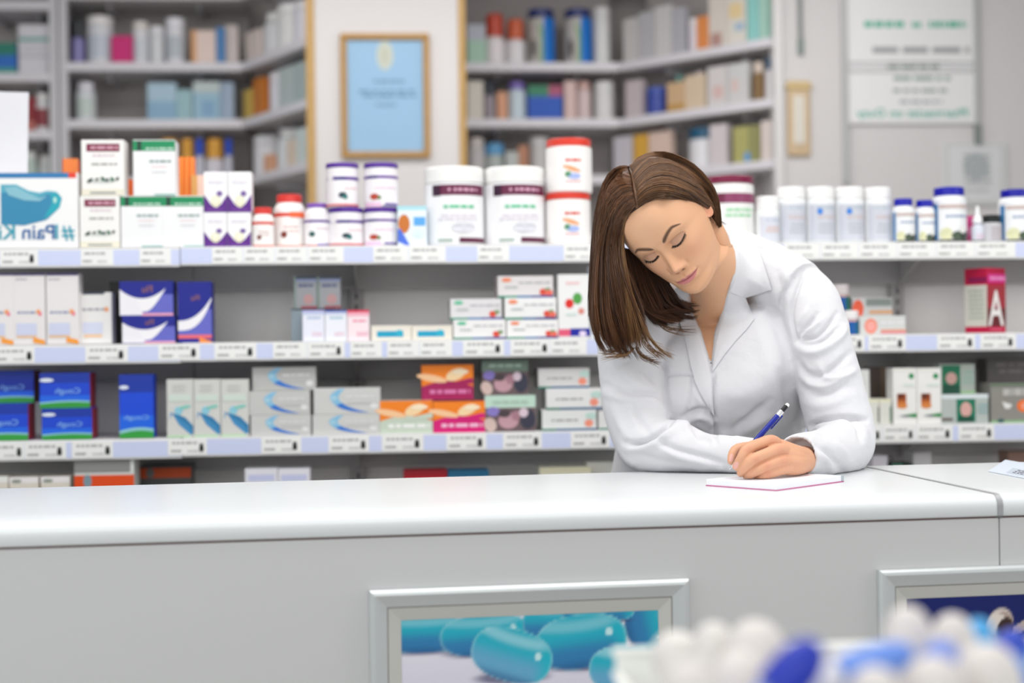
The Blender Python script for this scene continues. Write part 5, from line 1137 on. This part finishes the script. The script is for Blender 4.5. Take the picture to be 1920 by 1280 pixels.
_src = [(np.array(av), np.array(ac)), (hv, hc), (lv_, np.broadcast_to(L3('d5a080'), (len(lv_), 3))), (gv, np.broadcast_to(L3('d5a080'), (len(gv), 3))), (nv_, np.broadcast_to(skin, (len(nv_), 3)))]
_sp = np.concatenate([x[0] for x in _src])-np.array(root); _sc2 = np.concatenate([x[1] for x in _src])
kd = KDTree(len(_sp))
for i, q in enumerate(_sp): kd.insert(q, i)
kd.balance()
while me.color_attributes: me.color_attributes.remove(me.color_attributes[0])
_at = me.color_attributes.new('Col', 'FLOAT_COLOR', 'POINT')
_cc = np.ones((len(me.vertices), 4))
for i, q in enumerate(me.vertices): _cc[i, :3] = _sc2[kd.find(q.co)[1]]
_at.data.foreach_set('color', _cc.ravel())
# lashes
lash = MB()
for sx in (1, -1):
    for i in range(34):
        ax = .0168+.0285*i/33; t = (ax-.031)/.0145
        zl = -.0062+.0040*t**2+.0012*t
        k = int(np.argmin((HPs[..., 0]-sx*ax)**2+(HPs[..., 2]-zl)**2+(HPs[..., 1] > -.03)*1))
        q = HPs.reshape(-1, 3)[k]
        l = .0042+.0020*(i/33)
        pts = [head_w([q+np.array([sx*(.0018*t*u*2), -.0004-l*.62*u, -l*(.72*u-.28*u*u)])])[0]-np.array(root) for u in (0, .35, .7, 1)]
        lash.tube([tuple(x) for x in pts], [.00055, .00048, .00034, .00008], M('1c120e', .5), 5)
lash.build('eyelashes', person)
# --- lab coat: torso, shoulders and sleeves grown into one cloth
cb = MB()
CR = [(V3(P(1338, 575, 2.815)), RA, FA, .130, .094), (V3(P(1337, 620, 2.80)), RA, FA, .172, .114), (V3(P(1332, 690, 2.785)), RA, FA, .178, .122), (V3(P(1336, 760, 2.82)), RA, FA, .186, .116),
      (V3(P(1328, 840, 2.88)), RA, FA, .194, .116), (V3(P(1308, 930, 2.95)), V3((1, 0, .04)), V3((0, -1, 0)), .188, .132), (V3(P(1306, 1060, 2.97)), V3((1, 0, 0)), V3((0, -1, 0)), .200, .145),
      (V3((root.x, 2.97, .60)), V3((1, 0, 0)), V3((0, -1, 0)), .215, .16), (V3((root.x, 2.97, .48)), V3((1, 0, 0)), V3((0, -1, 0)), .225, .17)]
ph_ = np.linspace(-PI, PI, 49)[:-1]
rows = cr(np.array([wring(c, r, f, a, b, 2.3, ph_) for c, r, f, a, b in CR]), np.linspace(0, len(CR)-1, 50))
cb.grid(rows, 'ffffff', cv=True)
cb.add(rows[0], [tuple(range(48))], 'ffffff'); cb.add(rows[-1], [tuple(range(48))], 'ffffff')
for K in ([(1318, 505, 2.85, .070), (1350, 485, 2.86, .066), (1428, 514, 2.81, .065), (1500, 548, 2.75, .060)], [(1300, 530, 2.86, .065), (1240, 570, 2.82, .066), (1190, 625, 2.77, .062)],
          [(1480, 540, 2.79, .060), (1514, 572, 2.75, .0605), (1537, 648, 2.72, .0590), (1562, 745, 2.70, .0595), (1580, 818, 2.675, .0590), (1574, 842, 2.62, .050), (1540, 850, 2.545, .0415), (1508, 854, 2.475, .0385), (1494, 856, 2.445, .0365)],
          [(1225, 585, 2.80, .062), (1186, 640, 2.765, .062), (1187, 735, 2.725, .0595), (1204, 815, 2.68, .056), (1222, 836, 2.655, .051), (1268, 838, 2.625, .0455), (1325, 850, 2.60, .0345), (1390, 853, 2.58, .0320), (1424, 856, 2.57, .031)]):
    p, r = spath(K, 60); cb.tube(p, r, 'ffffff', 28)
cv_, cf, cn = remesh(cb, .0032, 10, .5)

cvn = cn.copy()
def pdist(q, pts):                 # distance in the picture from points q to a stroke
    best = np.full(len(q), 1e9)
    for (ax, ay), (bx, by) in zip(pts[:-1], pts[1:]):
        d = np.array([bx-ax, by-ay], float); t = np.clip(((q-np.array([ax, ay])) @ d)/(d @ d), 0, 1)
        best = np.minimum(best, np.hypot(*(q-np.array([ax, ay])-t[:, None]*d).T))
    return best
def smoothline(pts, n=20): return cr(np.array(pts, float), np.linspace(0, len(pts)-1, n))
cpx = nproj(cv_)
FOLDS = [  # (points along the fold, half width px, height in mm)
 ([(1507, 510), (1492, 549), (1484, 590), (1492, 634)], 3.5, -3.2), ([(1493, 634), (1514, 611), (1531, 588)], 4, -3.5), ([(1490, 620), (1508, 590), (1520, 570)], 6, 2.5),
 ([(1494, 636), (1529, 632), (1553, 611), (1569, 588)], 4.5, -3.5), ([(1497, 626), (1522, 615), (1545, 594)], 5, 2.5), ([(1495, 652), (1519, 661), (1545, 654), (1575, 632), (1590, 604)], 7, 3.5),
 ([(1492, 641), (1515, 645), (1545, 638), (1570, 616)], 4, -2.5), ([(1497, 676), (1509, 698), (1536, 704), (1560, 692), (1594, 662)], 6, -3.6), ([(1536, 684), (1547, 706), (1568, 708), (1598, 698)], 6, 3.2),
 ([(1502, 706), (1520, 722), (1546, 724), (1578, 712), (1606, 690)], 6, 2.4), ([(1507, 726), (1529, 737), (1553, 737), (1583, 722)], 7, -3), ([(1506, 752), (1530, 760), (1560, 756), (1600, 738)], 9, 2.2),
 ([(1506, 811), (1527, 793), (1553, 786), (1591, 783), (1624, 787)], 4.5, -6.5), ([(1515, 818), (1540, 801), (1575, 796), (1606, 800)], 9, 4), ([(1591, 788), (1607, 803), (1614, 826)], 4, -3), ([(1600, 792), (1620, 806), (1626, 830)], 6, 2.5),
 ([(1533, 836), (1557, 852), (1578, 880)], 6, -3), ([(1525, 846), (1548, 862), (1562, 884)], 7, 2.6), ([(1556, 826), (1578, 842), (1592, 866)], 7, 2.4),
 ([(1172, 829), (1198, 831), (1231, 815), (1259, 792)], 5, -6.5), ([(1180, 842), (1215, 836), (1250, 812), (1275, 796)], 9, 4.5), ([(1133, 736), (1172, 749), (1222, 751), (1246, 771)], 8, 3.6), ([(1136, 722), (1180, 737), (1226, 738), (1246, 754)], 6, -3),
 ([(1186, 762), (1199, 786), (1214, 812)], 6, -2.6), ([(1148, 688), (1187, 713), (1220, 730)], 8, 2.6), ([(1206, 690), (1238, 726)], 6, -2.6), ([(1160, 700), (1170, 680), (1200, 668)], 8, -2), ([(1150, 760), (1165, 800), (1180, 825)], 8, 2.2),
 ([(1231, 823), (1262, 841), (1297, 851), (1341, 863), (1364, 872)], 6, -3), ([(1235, 836), (1270, 854), (1310, 864), (1350, 874)], 7, 2.5), ([(1296, 802), (1312, 815), (1329, 827)], 6, -5), ([(1268, 794), (1284, 796), (1300, 812)], 8, 5), ([(1336, 822), (1355, 814), (1380, 818)], 8, 4),
 ([(1190, 850), (1230, 862), (1280, 872)], 8, -2), ([(1160, 850), (1180, 866), (1200, 880)], 6, 2),
 ([(1248, 706), (1262, 703), (1300, 703)], 2.2, -2), ([(1298, 703), (1291, 752), (1286, 775)], 2.2, -1.8), ([(1284, 780), (1304, 770), (1320, 768), (1338, 782)], 5, -5), ([(1290, 792), (1312, 782), (1334, 794)], 6, 3.5), ([(1300, 730), (1318, 762), (1336, 790)], 6, 2),
 ([(1374, 806), (1409, 781), (1441, 752)], 7, -3.6), ([(1385, 818), (1420, 795), (1460, 770)], 8, 2.6), ([(1338, 700), (1338, 740), (1340, 790), (1342, 830)], 3, -3.5), ([(1438, 560), (1468, 640), (1482, 715)], 11, -2.4), ([(1415, 600), (1440, 680), (1450, 740)], 14, 2.2),
 ([(1466, 700), (1478, 760), (1492, 800)], 9, -3), ([(1350, 720), (1380, 745), (1420, 735)], 14, 1.6), ([(1416, 462), (1468, 476), (1515, 488)], 2.6, -2), ([(1470, 500), (1478, 540), (1476, 585)], 7, 2), ([(1458, 510), (1464, 550), (1462, 590)], 6, -1.8),
 ([(1228, 655), (1247, 690), (1249, 730), (1256, 785)], 4, -2.5), ([(1255, 640), (1262, 680)], 8, 2)]
front = sstep(-cvn[:, 1], .0, .35)
disp = np.zeros(len(cv_))
for pts, wd, h in FOLDS:
    q = smoothline(pts)
    bb_ = (cpx[:, 0] > q[:, 0].min()-4*wd) & (cpx[:, 0] < q[:, 0].max()+4*wd) & (cpx[:, 1] > q[:, 1].min()-4*wd) & (cpx[:, 1] < q[:, 1].max()+4*wd) & (front > 0)
    ix = np.nonzero(bb_)[0]
    d = pdist(cpx[ix], q)
    L_ = np.hypot(cpx[ix, 0]-q[0, 0], cpx[ix, 1]-q[0, 1]); L2 = np.hypot(cpx[ix, 0]-q[-1, 0], cpx[ix, 1]-q[-1, 1])
    ends = .35+.65*sstep(np.minimum(L_, L2), 0, 4*wd)
    disp[ix] += (2.3 if h < 0 else 1.9)*h*.001*np.exp(-(d/wd)**2)*ends*front[ix]
for i in range(len(cv_)):
    q = Vector(cv_[i])
    disp[i] += .0022*noise.noise(q*14)+.0010*noise.noise(q*38)
cv2 = cv_+cvn*disp[:, None]
clothb = BVHTree.FromPolygons([tuple(x) for x in cv2], cf)
def inpoly(q, poly):
    ins = np.zeros(len(q), bool); n = len(poly)
    for i in range(n):
        (x0, y0), (x1, y1) = poly[i], poly[(i+1) % n]
        if y0 == y1: continue
        c = ((y0 > q[:, 1]) != (y1 > q[:, 1])) & (q[:, 0] < (x1-x0)*(q[:, 1]-y0)/(y1-y0)+x0)
        ins ^= c
    return ins
VIN = [(1290, 545), (1303, 590), (1316, 635), (1328, 672), (1335.5, 696), (1337, 670), (1342, 625), (1352, 585), (1362, 548), (1375, 505), (1375, 470), (1364, 448), (1345, 420), (1250, 400), (1225, 500)]
cq = nproj(cv2)
ins = inpoly(cq, VIN) & (cv2[:, 1] < 2.83)
de = pdist(cq, VIN+[VIN[0]])
push = np.where(ins, .065*sstep(de, 0, 9), 0)
rd = cv2-np.array([0, 0, CZ]); rd /= np.linalg.norm(rd, axis=1)[:, None]
cv3 = cv2+rd*push[:, None]
E_ = V3(P(1494, 856, 2.445)); dE = E_-V3(P(1508, 854, 2.475)); dE /= np.linalg.norm(dE)
def hollow(A, E, d, r, dep):
    rel = A-E; al = rel @ d; pr = np.linalg.norm(rel-np.outer(al, d), axis=1)
    m_ = (al > -.012) & (al < .05) & (pr < r)
    A[m_] -= np.outer((sstep(r-pr[m_], 0, .004))*dep, d)
hollow(cv3, E_, dE, .0315, .03)
clothm = bpy.data.materials.new('white_cotton'); clothm.use_nodes = True
nt = clothm.node_tree; b_ = nt.nodes['Principled BSDF']
b_.inputs['Base Color'].default_value = (*rgb('d5d5d9'), 1); b_.inputs['Roughness'].default_value = .85; b_.inputs['Specular IOR Level'].default_value = .2
b_.inputs['Sheen Weight'].default_value = .15
tc = nt.nodes.new('ShaderNodeTexCoord'); nz = nt.nodes.new('ShaderNodeTexNoise'); bp = nt.nodes.new('ShaderNodeBump'); nz2 = nt.nodes.new('ShaderNodeTexNoise'); ad = nt.nodes.new('ShaderNodeMath'); ad.operation = 'MULTIPLY_ADD'; ad.inputs[1].default_value = .12
nz.inputs['Scale'].default_value = 55; nz.inputs['Detail'].default_value = 2; nz2.inputs['Scale'].default_value = 1400
nt.links.new(tc.outputs['Object'], nz.inputs['Vector']); nt.links.new(tc.outputs['Object'], nz2.inputs['Vector'])
nt.links.new(nz2.outputs['Fac'], ad.inputs[0]); nt.links.new(nz.outputs['Fac'], ad.inputs[2])
bp.inputs['Strength'].default_value = .35; bp.inputs['Distance'].default_value = .004
nt.links.new(ad.outputs[0], bp.inputs['Height']); nt.links.new(bp.outputs['Normal'], b_.inputs['Normal'])
def rest(A, z, lo):                # cloth and skin rest on the counter instead of sinking into it
    r_ = A-np.array(CT.o); p_ = r_ @ np.array(CT.n)
    k = (p_ < DEEP+.004) & (A[:, 2] < z) & (A[:, 2] > lo); A[k, 2] = z+.0002*(1+np.sin(A[k, 0]*300))
rest(cv3, TOP+.0006, .88)
coat = child('lab_coat', cv3, cf, clothm)
def sheet(name, inner, outer, parent, n=40, m=14, off=.0045, curl=.010, lift=.002):
    a = np.array(inner, float); b = np.array(outer, float)
    def rs(q):
        L_ = np.r_[0, np.cumsum(np.hypot(*np.diff(q, axis=0).T))]; t = np.linspace(0, L_[-1], n)
        return np.stack([np.interp(t, L_, q[:, 0]), np.interp(t, L_, q[:, 1])], -1)
    a, b = rs(a), rs(b)
    D = np.full((n, m), np.nan); PX = np.zeros((n, m, 2))
    for i in range(n):
        for j in range(m):
            t = j/(m-1); PX[i, j] = a[i]*(1-t)+b[i]*t
            r_ = ray(*PX[i, j]); h = clothb.ray_cast(Vector((0, 0, CZ)), r_.normalized())
            g_ = headb.ray_cast(Vector((0, 0, CZ)), r_.normalized())
            if h[0] is not None and h[0].y < 2.95: D[i, j] = h[0].y
            if g_[0] is not None and g_[0].y < 2.9: D[i, j] = min(g_[0].y, D[i, j]) if D[i, j] == D[i, j] else g_[0].y
    for _ in range(60):
        bad = np.isnan(D)
        if not bad.any(): break
        Pd = np.pad(D, 1, constant_values=np.nan)
        st = np.stack([Pd[:-2, 1:-1], Pd[2:, 1:-1], Pd[1:-1, :-2], Pd[1:-1, 2:]])
        with np.errstate(all='ignore'):
            import warnings; warnings.simplefilter('ignore'); av_ = np.nanmean(st, 0)
        D[bad] = av_[bad]
    D0 = D.copy()
    for _ in range(25):
        Pd = np.pad(D, 1, mode='edge'); D = (Pd[:-2, 1:-1]+Pd[2:, 1:-1]+Pd[1:-1, :-2]+Pd[1:-1, 2:]+2*D)/6
    D = np.minimum(D, D0+.001)
    t = np.linspace(0, 1, m)
    D = D-off-lift*np.sin(PI*t)[None]+curl*np.clip(1-t/.10, 0, 1)[None]**1.5
    fr = np.array([[list(P(*PX[i, j], D[i, j])) for j in range(m)] for i in range(n)]); bk_ = np.array([[list(P(*PX[i, j], D[i, j]+.0022)) for j in range(m)] for i in range(n)])
    mb = MB(); mb.grid(fr-np.array(root), clothm); mb.grid(bk_-np.array(root), clothm)
    for e in ((fr[0], bk_[0]), (fr[-1], bk_[-1]), (fr[:, 0], bk_[:, 0]), (fr[:, -1], bk_[:, -1])): mb.grid(np.array(e)-np.array(root), clothm)
    return mb.build(name, parent)
headb = BVHTree.FromPolygons([tuple(x) for x in bv[160*NC:]], [tuple(i-160*NC for i in f) for f in bf[160*NC:-2]])
coll = sheet('collar', [(1340, 408), (1352, 425), (1366, 447), (1376, 470), (1378, 490), (1377, 505), (1371, 528), (1364, 545)], [(1349, 409), (1372, 421), (1398, 434), (1418, 455), (1430, 490), (1440, 520), (1447, 543), (1396, 559)], coat, off=.007)
sheet('lapel', [(1374, 512), (1366, 535), (1359, 555), (1352, 585), (1345, 612), (1340, 640), (1337, 670), (1335, 694)], [(1404, 540), (1398, 558), (1406, 578), (1415, 597), (1400, 617), (1380, 638), (1358, 665), (1336, 697)], coat)
sheet('lapel', [(1284, 528), (1297, 568), (1306, 600), (1316, 635), (1325, 664), (1331, 682), (1335, 697), (1337, 730), (1339, 778)], [(1256, 548), (1270, 592), (1281, 622), (1288, 650), (1294, 680), (1303, 715), (1312, 735), (1326, 760), (1338, 780)], coat, n=60)
# --- trousers and shoes, hidden by the counter
mb = MB()
for sx in (-1, 1):
    q = np.array([(.085*sx, 0, .84, .095), (.09*sx, .01, .62, .08), (.09*sx, .02, .46, .065), (.09*sx, .05, .3, .065), (.09*sx, .05, .09, .062)])
    s_ = cr(q, np.linspace(0, 4, 24)); mb.tube([tuple(x[:3]) for x in s_], [x[3] for x in s_], M('2c2e38', .8), 20)
mb.build('trousers', person)
for sx in (-1, 1):
    mb = MB(); q = np.array([(.09*sx, .085, .04, .036), (.09*sx, .04, .05, .046), (.09*sx, -.05, .042, .043), (.09*sx, -.12, .034, .038), (.09*sx, -.16, .028, .026)])
    s_ = cr(q, np.linspace(0, 4, 20)); mb.tube([tuple(x[:3]) for x in s_], [x[3] for x in s_], M('22201f', .4), 16)
    mb.box(.09*sx-.04, .09*sx+.04, -.17, .11, 0, .014, M('1a1a1a', .6), .006); mb.build('shoe', person)

# --- hair
zl_deg = [0, 22, 42, 58, 72, 88, 100, 115, 180]; zl_val = [.086, .085, .077, .056, .031, .018, -.012, -.05, -.092]
caprow = HP[:170]
hz = np.interp(np.abs(np.degrees(PHI)), zl_deg, zl_val)[None]
ctr = np.array([0, .012, .0])
over = sstep(caprow[..., 2]-hz, -.002, .022)
dirv = caprow-ctr; dirv /= np.linalg.norm(dirv, axis=-1)[..., None]
capl = caprow+dirv*(-.004+.0148*sstep(caprow[..., 2]-hz, -.006, .018))[..., None]
capw = head_w(capl); keep = caprow[..., 2] > hz-.008
n_r = len(capw)
capf = [(i*NC+j, i*NC+(j+1) % NC, (i+1)*NC+(j+1) % NC, (i+1)*NC+j) for i in range(n_r-1) for j in range(NC) if keep[i, j] or keep[i+1, j] or keep[i, (j+1) % NC] or keep[i+1, (j+1) % NC]]
capb = BVHTree.FromPolygons([tuple(x) for x in capw.reshape(-1, 3)], capf)
headb = BVHTree.FromPolygons([tuple(x) for x in bv], bf)
O_ = Vector((0, 0, CZ))
HV = [tuple(x) for x in capw.reshape(-1, 3)]; HF = list(capf); HC = [L3('3a2418')]*len(HV)
PART = [(1194, 387), (1189, 352), (1183, 322), (1180, 308), (1186, 296)]
_pd = pdist(nproj(np.array(HV)), PART); _fr = np.array(HV)[:, 1] < 2.62
HC = [L3('86624a') if (_pd[i] < 3 and _fr[i]) else HC[i] for i in range(len(HV))]
rs_ = np.random.RandomState(4); HCEN = head_w([[0, .012, .02]])[0]
def gpt(g):
    px, py = g[0], g[1]
    if len(g) > 2 and g[2]: return V3(P(px, py, g[2]))
    d = ray(px, py).normalized()
    h = capb.ray_cast(O_, d)
    if h[0] is None: h = headb.ray_cast(O_, d)
    if h[0] is not None and h[0].y < 2.70: return V3(h[0])-V3(d)*.003
    return V3(P(px, py, 2.645))
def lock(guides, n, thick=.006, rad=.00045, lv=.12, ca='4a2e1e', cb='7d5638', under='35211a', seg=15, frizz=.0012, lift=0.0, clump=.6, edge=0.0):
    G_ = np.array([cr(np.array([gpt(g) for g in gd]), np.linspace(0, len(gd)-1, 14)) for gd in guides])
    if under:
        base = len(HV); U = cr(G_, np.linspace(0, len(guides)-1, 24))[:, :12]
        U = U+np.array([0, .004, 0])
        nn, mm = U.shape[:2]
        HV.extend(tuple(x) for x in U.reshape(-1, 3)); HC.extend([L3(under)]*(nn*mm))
        HF.extend((base+i*mm+j, base+i*mm+j+1, base+(i+1)*mm+j+1, base+(i+1)*mm+j) for i in range(nn-1) for j in range(mm-1))
    us = rs_.rand(n)*(len(guides)-1)
    cur = cr(G_, us)
    ncl = max(3, n//60); ccu = np.sort(rs_.rand(ncl))*(len(guides)-1); ccv = cr(G_, ccu)
    cl_len = rs_.rand(ncl); cl_bend = rs_.randn(ncl, 3)*clump*.012*np.array([1, .5, .5]); cl_tone = rs_.rand(ncl); cl_wave = rs_.randn(ncl, 3)*clump*.0055*np.array([1, .7, .3]); cl_ph = rs_.rand(ncl)*6
    near = np.argmin(np.abs(us[:, None]-ccu[None]+rs_.randn(n, ncl)*.02), 1)
    for k in range(n):
        q_ = near[k]
        t = np.linspace(0, 13*(1-lv*(.6*cl_len[q_]+.4*rs_.rand()**1.5))*(1-edge*abs(2*us[k]/(len(guides)-1)-1)**2), seg)
        s = np.linspace(0, 1, seg)[:, None]
        pull = clump*s**1.3
        c = cr(cur[k], t)*(1-pull)+cr(ccv[q_], t)*pull+cl_bend[q_]*s**2.2
        c = c+cl_wave[q_]*np.sin(s*PI*2.2+cl_ph[q_])*s*(1-.3*s)
        dep01 = rs_.rand(); dep = thick*(1-2*dep01)
        c = c+np.array([0, 1, 0])*dep*np.minimum(1, s*4)-np.array([0, 1, 0])*lift
        c = c+(rs_.randn(3)*frizz)*s**1.2*1.6+np.sin(s*PI*(1+2*rs_.rand())+6*rs_.rand())*rs_.randn(3)*frizz*.5
        for m_ in range(seg):
            h_ = capb.find_nearest(Vector(c[m_]), .03)
            if h_[0] is not None:
                nv = V3(h_[1])*(1 if (V3(h_[0])-HCEN) @ V3(h_[1]) > 0 else -1)
                sd = (c[m_]-V3(h_[0])) @ nv; want = .0012+.004*dep01
                if sd < want: c[m_] = c[m_]+nv*(want-sd)
        colr = L3(ca)*(1-(q := min(1, .6*cl_tone[q_]**1.4+.5*rs_.rand()**1.6)))+L3(cb)*q
        if rs_.rand() < .06: colr = colr*1.5
        base = len(HV); r0 = rad*(.7+.6*rs_.rand())
        tg = np.gradient(c, axis=0); tg /= np.linalg.norm(tg, axis=1)[:, None]+1e-9
        a_ = np.cross(tg, [0.0, 1.0, 0.0]); a_ /= np.linalg.norm(a_, axis=1)[:, None]+1e-9; b2 = np.cross(a_, tg)
        rr_ = r0*np.clip(np.minimum((1-s)*5+.15, s*30+.4), 0, 1)
        ring = [c+(a_*math.cos(w_)+b2*math.sin(w_))*rr_ for w_ in (0, 2.094, 4.189)]
        arr = np.stack(ring, 1).reshape(-1, 3)
        HV.extend(map(tuple, arr)); HC.extend([colr]*len(arr))
        HF.extend((base+i*3+w_, base+i*3+(w_+1) % 3, base+(i+1)*3+(w_+1) % 3, base+(i+1)*3+w_) for i in range(seg-1) for w_ in range(3))
# lengths hanging behind the cheek, shade there put into darker strand colours
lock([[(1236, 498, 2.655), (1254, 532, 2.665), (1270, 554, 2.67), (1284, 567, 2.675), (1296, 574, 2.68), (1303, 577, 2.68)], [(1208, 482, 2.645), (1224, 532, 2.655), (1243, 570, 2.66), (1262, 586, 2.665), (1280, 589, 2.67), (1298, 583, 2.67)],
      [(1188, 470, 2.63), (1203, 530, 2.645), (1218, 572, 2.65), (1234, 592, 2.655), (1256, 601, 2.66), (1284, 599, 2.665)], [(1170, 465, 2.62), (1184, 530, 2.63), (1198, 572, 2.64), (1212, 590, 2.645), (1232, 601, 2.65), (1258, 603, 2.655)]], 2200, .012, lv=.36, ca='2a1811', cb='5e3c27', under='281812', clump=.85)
# hair combed from the parting over the far side and tucked behind the ear
lock([[(1197, 389), (1208, 380), (1232, 372), (1260, 373), (1290, 385), (1316, 397), (1335, 406), (1345, 418)], [(1195, 371), (1215, 352), (1250, 346), (1285, 358), (1315, 378), (1338, 399), (1347, 421)],
      [(1191, 350), (1215, 325), (1250, 318), (1290, 334), (1322, 362), (1342, 393), (1348, 424)], [(1186, 325), (1208, 303), (1245, 298), (1288, 315), (1325, 347), (1345, 384), (1349, 427)], [(1182, 313), (1200, 293), (1240, 284), (1285, 298), (1322, 329), (1345, 370), (1350, 424)]], 3200, .0022, lv=.06, ca='36200f', cb='7e5838', under=None, frizz=.0005, lift=.002, clump=.12)
# lengths falling over the near side
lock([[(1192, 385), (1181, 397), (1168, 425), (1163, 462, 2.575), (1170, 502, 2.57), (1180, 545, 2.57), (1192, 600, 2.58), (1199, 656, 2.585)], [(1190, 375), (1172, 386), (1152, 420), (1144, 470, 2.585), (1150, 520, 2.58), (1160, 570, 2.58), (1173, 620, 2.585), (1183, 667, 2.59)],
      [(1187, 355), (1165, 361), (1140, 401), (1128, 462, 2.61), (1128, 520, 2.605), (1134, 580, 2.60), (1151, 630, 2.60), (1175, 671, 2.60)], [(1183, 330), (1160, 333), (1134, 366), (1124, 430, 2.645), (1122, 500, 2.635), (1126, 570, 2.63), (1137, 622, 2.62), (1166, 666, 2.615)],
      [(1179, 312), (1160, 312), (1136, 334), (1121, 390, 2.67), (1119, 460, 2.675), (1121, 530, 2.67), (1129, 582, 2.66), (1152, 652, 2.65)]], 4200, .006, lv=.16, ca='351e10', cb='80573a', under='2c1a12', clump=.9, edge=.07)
lock([[(1190, 380), (1178, 402), (1170, 440, 2.566), (1176, 500, 2.562), (1186, 560, 2.565), (1199, 610, 2.57), (1206, 640, 2.575)], [(1189, 378), (1168, 400), (1156, 440, 2.575), (1160, 500, 2.57), (1172, 560, 2.57), (1186, 615, 2.575), (1194, 655, 2.58)]], 700, .003, ca='53361f', cb='8f6840', under=None)
for gd in ([(1200, 600, 2.58), (1214, 632, 2.585), (1234, 656, 2.59), (1256, 666, 2.60)], [(1190, 600, 2.58), (1206, 640, 2.585), (1226, 662, 2.59), (1244, 672, 2.60)], [(1222, 590, 2.65), (1240, 612, 2.65), (1262, 622, 2.655), (1294, 624, 2.66)], [(1150, 640, 2.61), (1158, 655, 2.605), (1140, 661, 2.61), (1122, 658, 2.615)],
           [(1185, 655, 2.59), (1172, 667, 2.595), (1148, 672, 2.60), (1124, 679, 2.61)], [(1190, 650, 2.59), (1200, 668, 2.59), (1216, 676, 2.60), (1222, 678, 2.60)], [(1112, 560, 2.66), (1116, 600, 2.655), (1128, 634, 2.65), (1150, 662, 2.64)]):
    g2 = [(p_[0]+5, p_[1]-4, p_[2]+.004) for p_ in gd]
    lock([gd, g2], 26, .002, .0004, lv=.3, ca='55371f', cb='9a7448', under=None, frizz=.0022)
hair = child('hair', np.array(HV), HF, MC(.34, 0, .38), cols=np.array(HC))
# ------------------------------------------------------------------ the pen in her hand
tip = V3(P(1367.5, 881, 2.372)); end = V3(P(1478, 757, 2.412))
pen = empty('pen', tip); tag(pen, 'blue mechanical pencil with a black and white end held in her hand', 'pen')
ax_ = Vector(end-tip); Lp = ax_.length; ax_.normalize()
pen.rotation_mode = 'QUATERNION'; pen.rotation_quaternion = ax_.to_track_quat('Z', 'Y')
def pl(name, prof, mat): 
    mb = MB(); mb.lathe(prof, mat, 20); mb.build(name, pen)
pl('tip', [(.0002, 0), (.0006, .0005), (.0007, .004), (.0022, .006), (.0034, .014), (.0037, .016)], M('c8ccd0', .25, .9))
pl('barrel', [(.0037, .016), (.0043, .02), (.0043, Lp*.80), (.0040, Lp*.83)], M('16268f', .25))
pl('ferrule', [(.0039, Lp*.815), (.0044, Lp*.82), (.0044, Lp*.885), (.0036, Lp*.89)], M('e4e4ea', .2, .6))
pl('push_button', [(.0035, Lp*.885), (.0037, Lp*.89), (.0037, Lp*.965), (.003, Lp*.97)], M('1a1a1e', .4))
pl('eraser', [(.0034, Lp*.965), (.0034, Lp*.985), (.0026, Lp*.998), (.0001, Lp)], M('f2f2f2', .5))
mb = MB(); mb.box(-.0016, .0016, -.0072, -.0058, Lp*.66, Lp*.86, M('24349c', .25), .0004); mb.box(-.0014, .0014, -.0066, -.003, Lp*.84, Lp*.86, M('24349c', .25), .0003); mb.build('clip', pen)
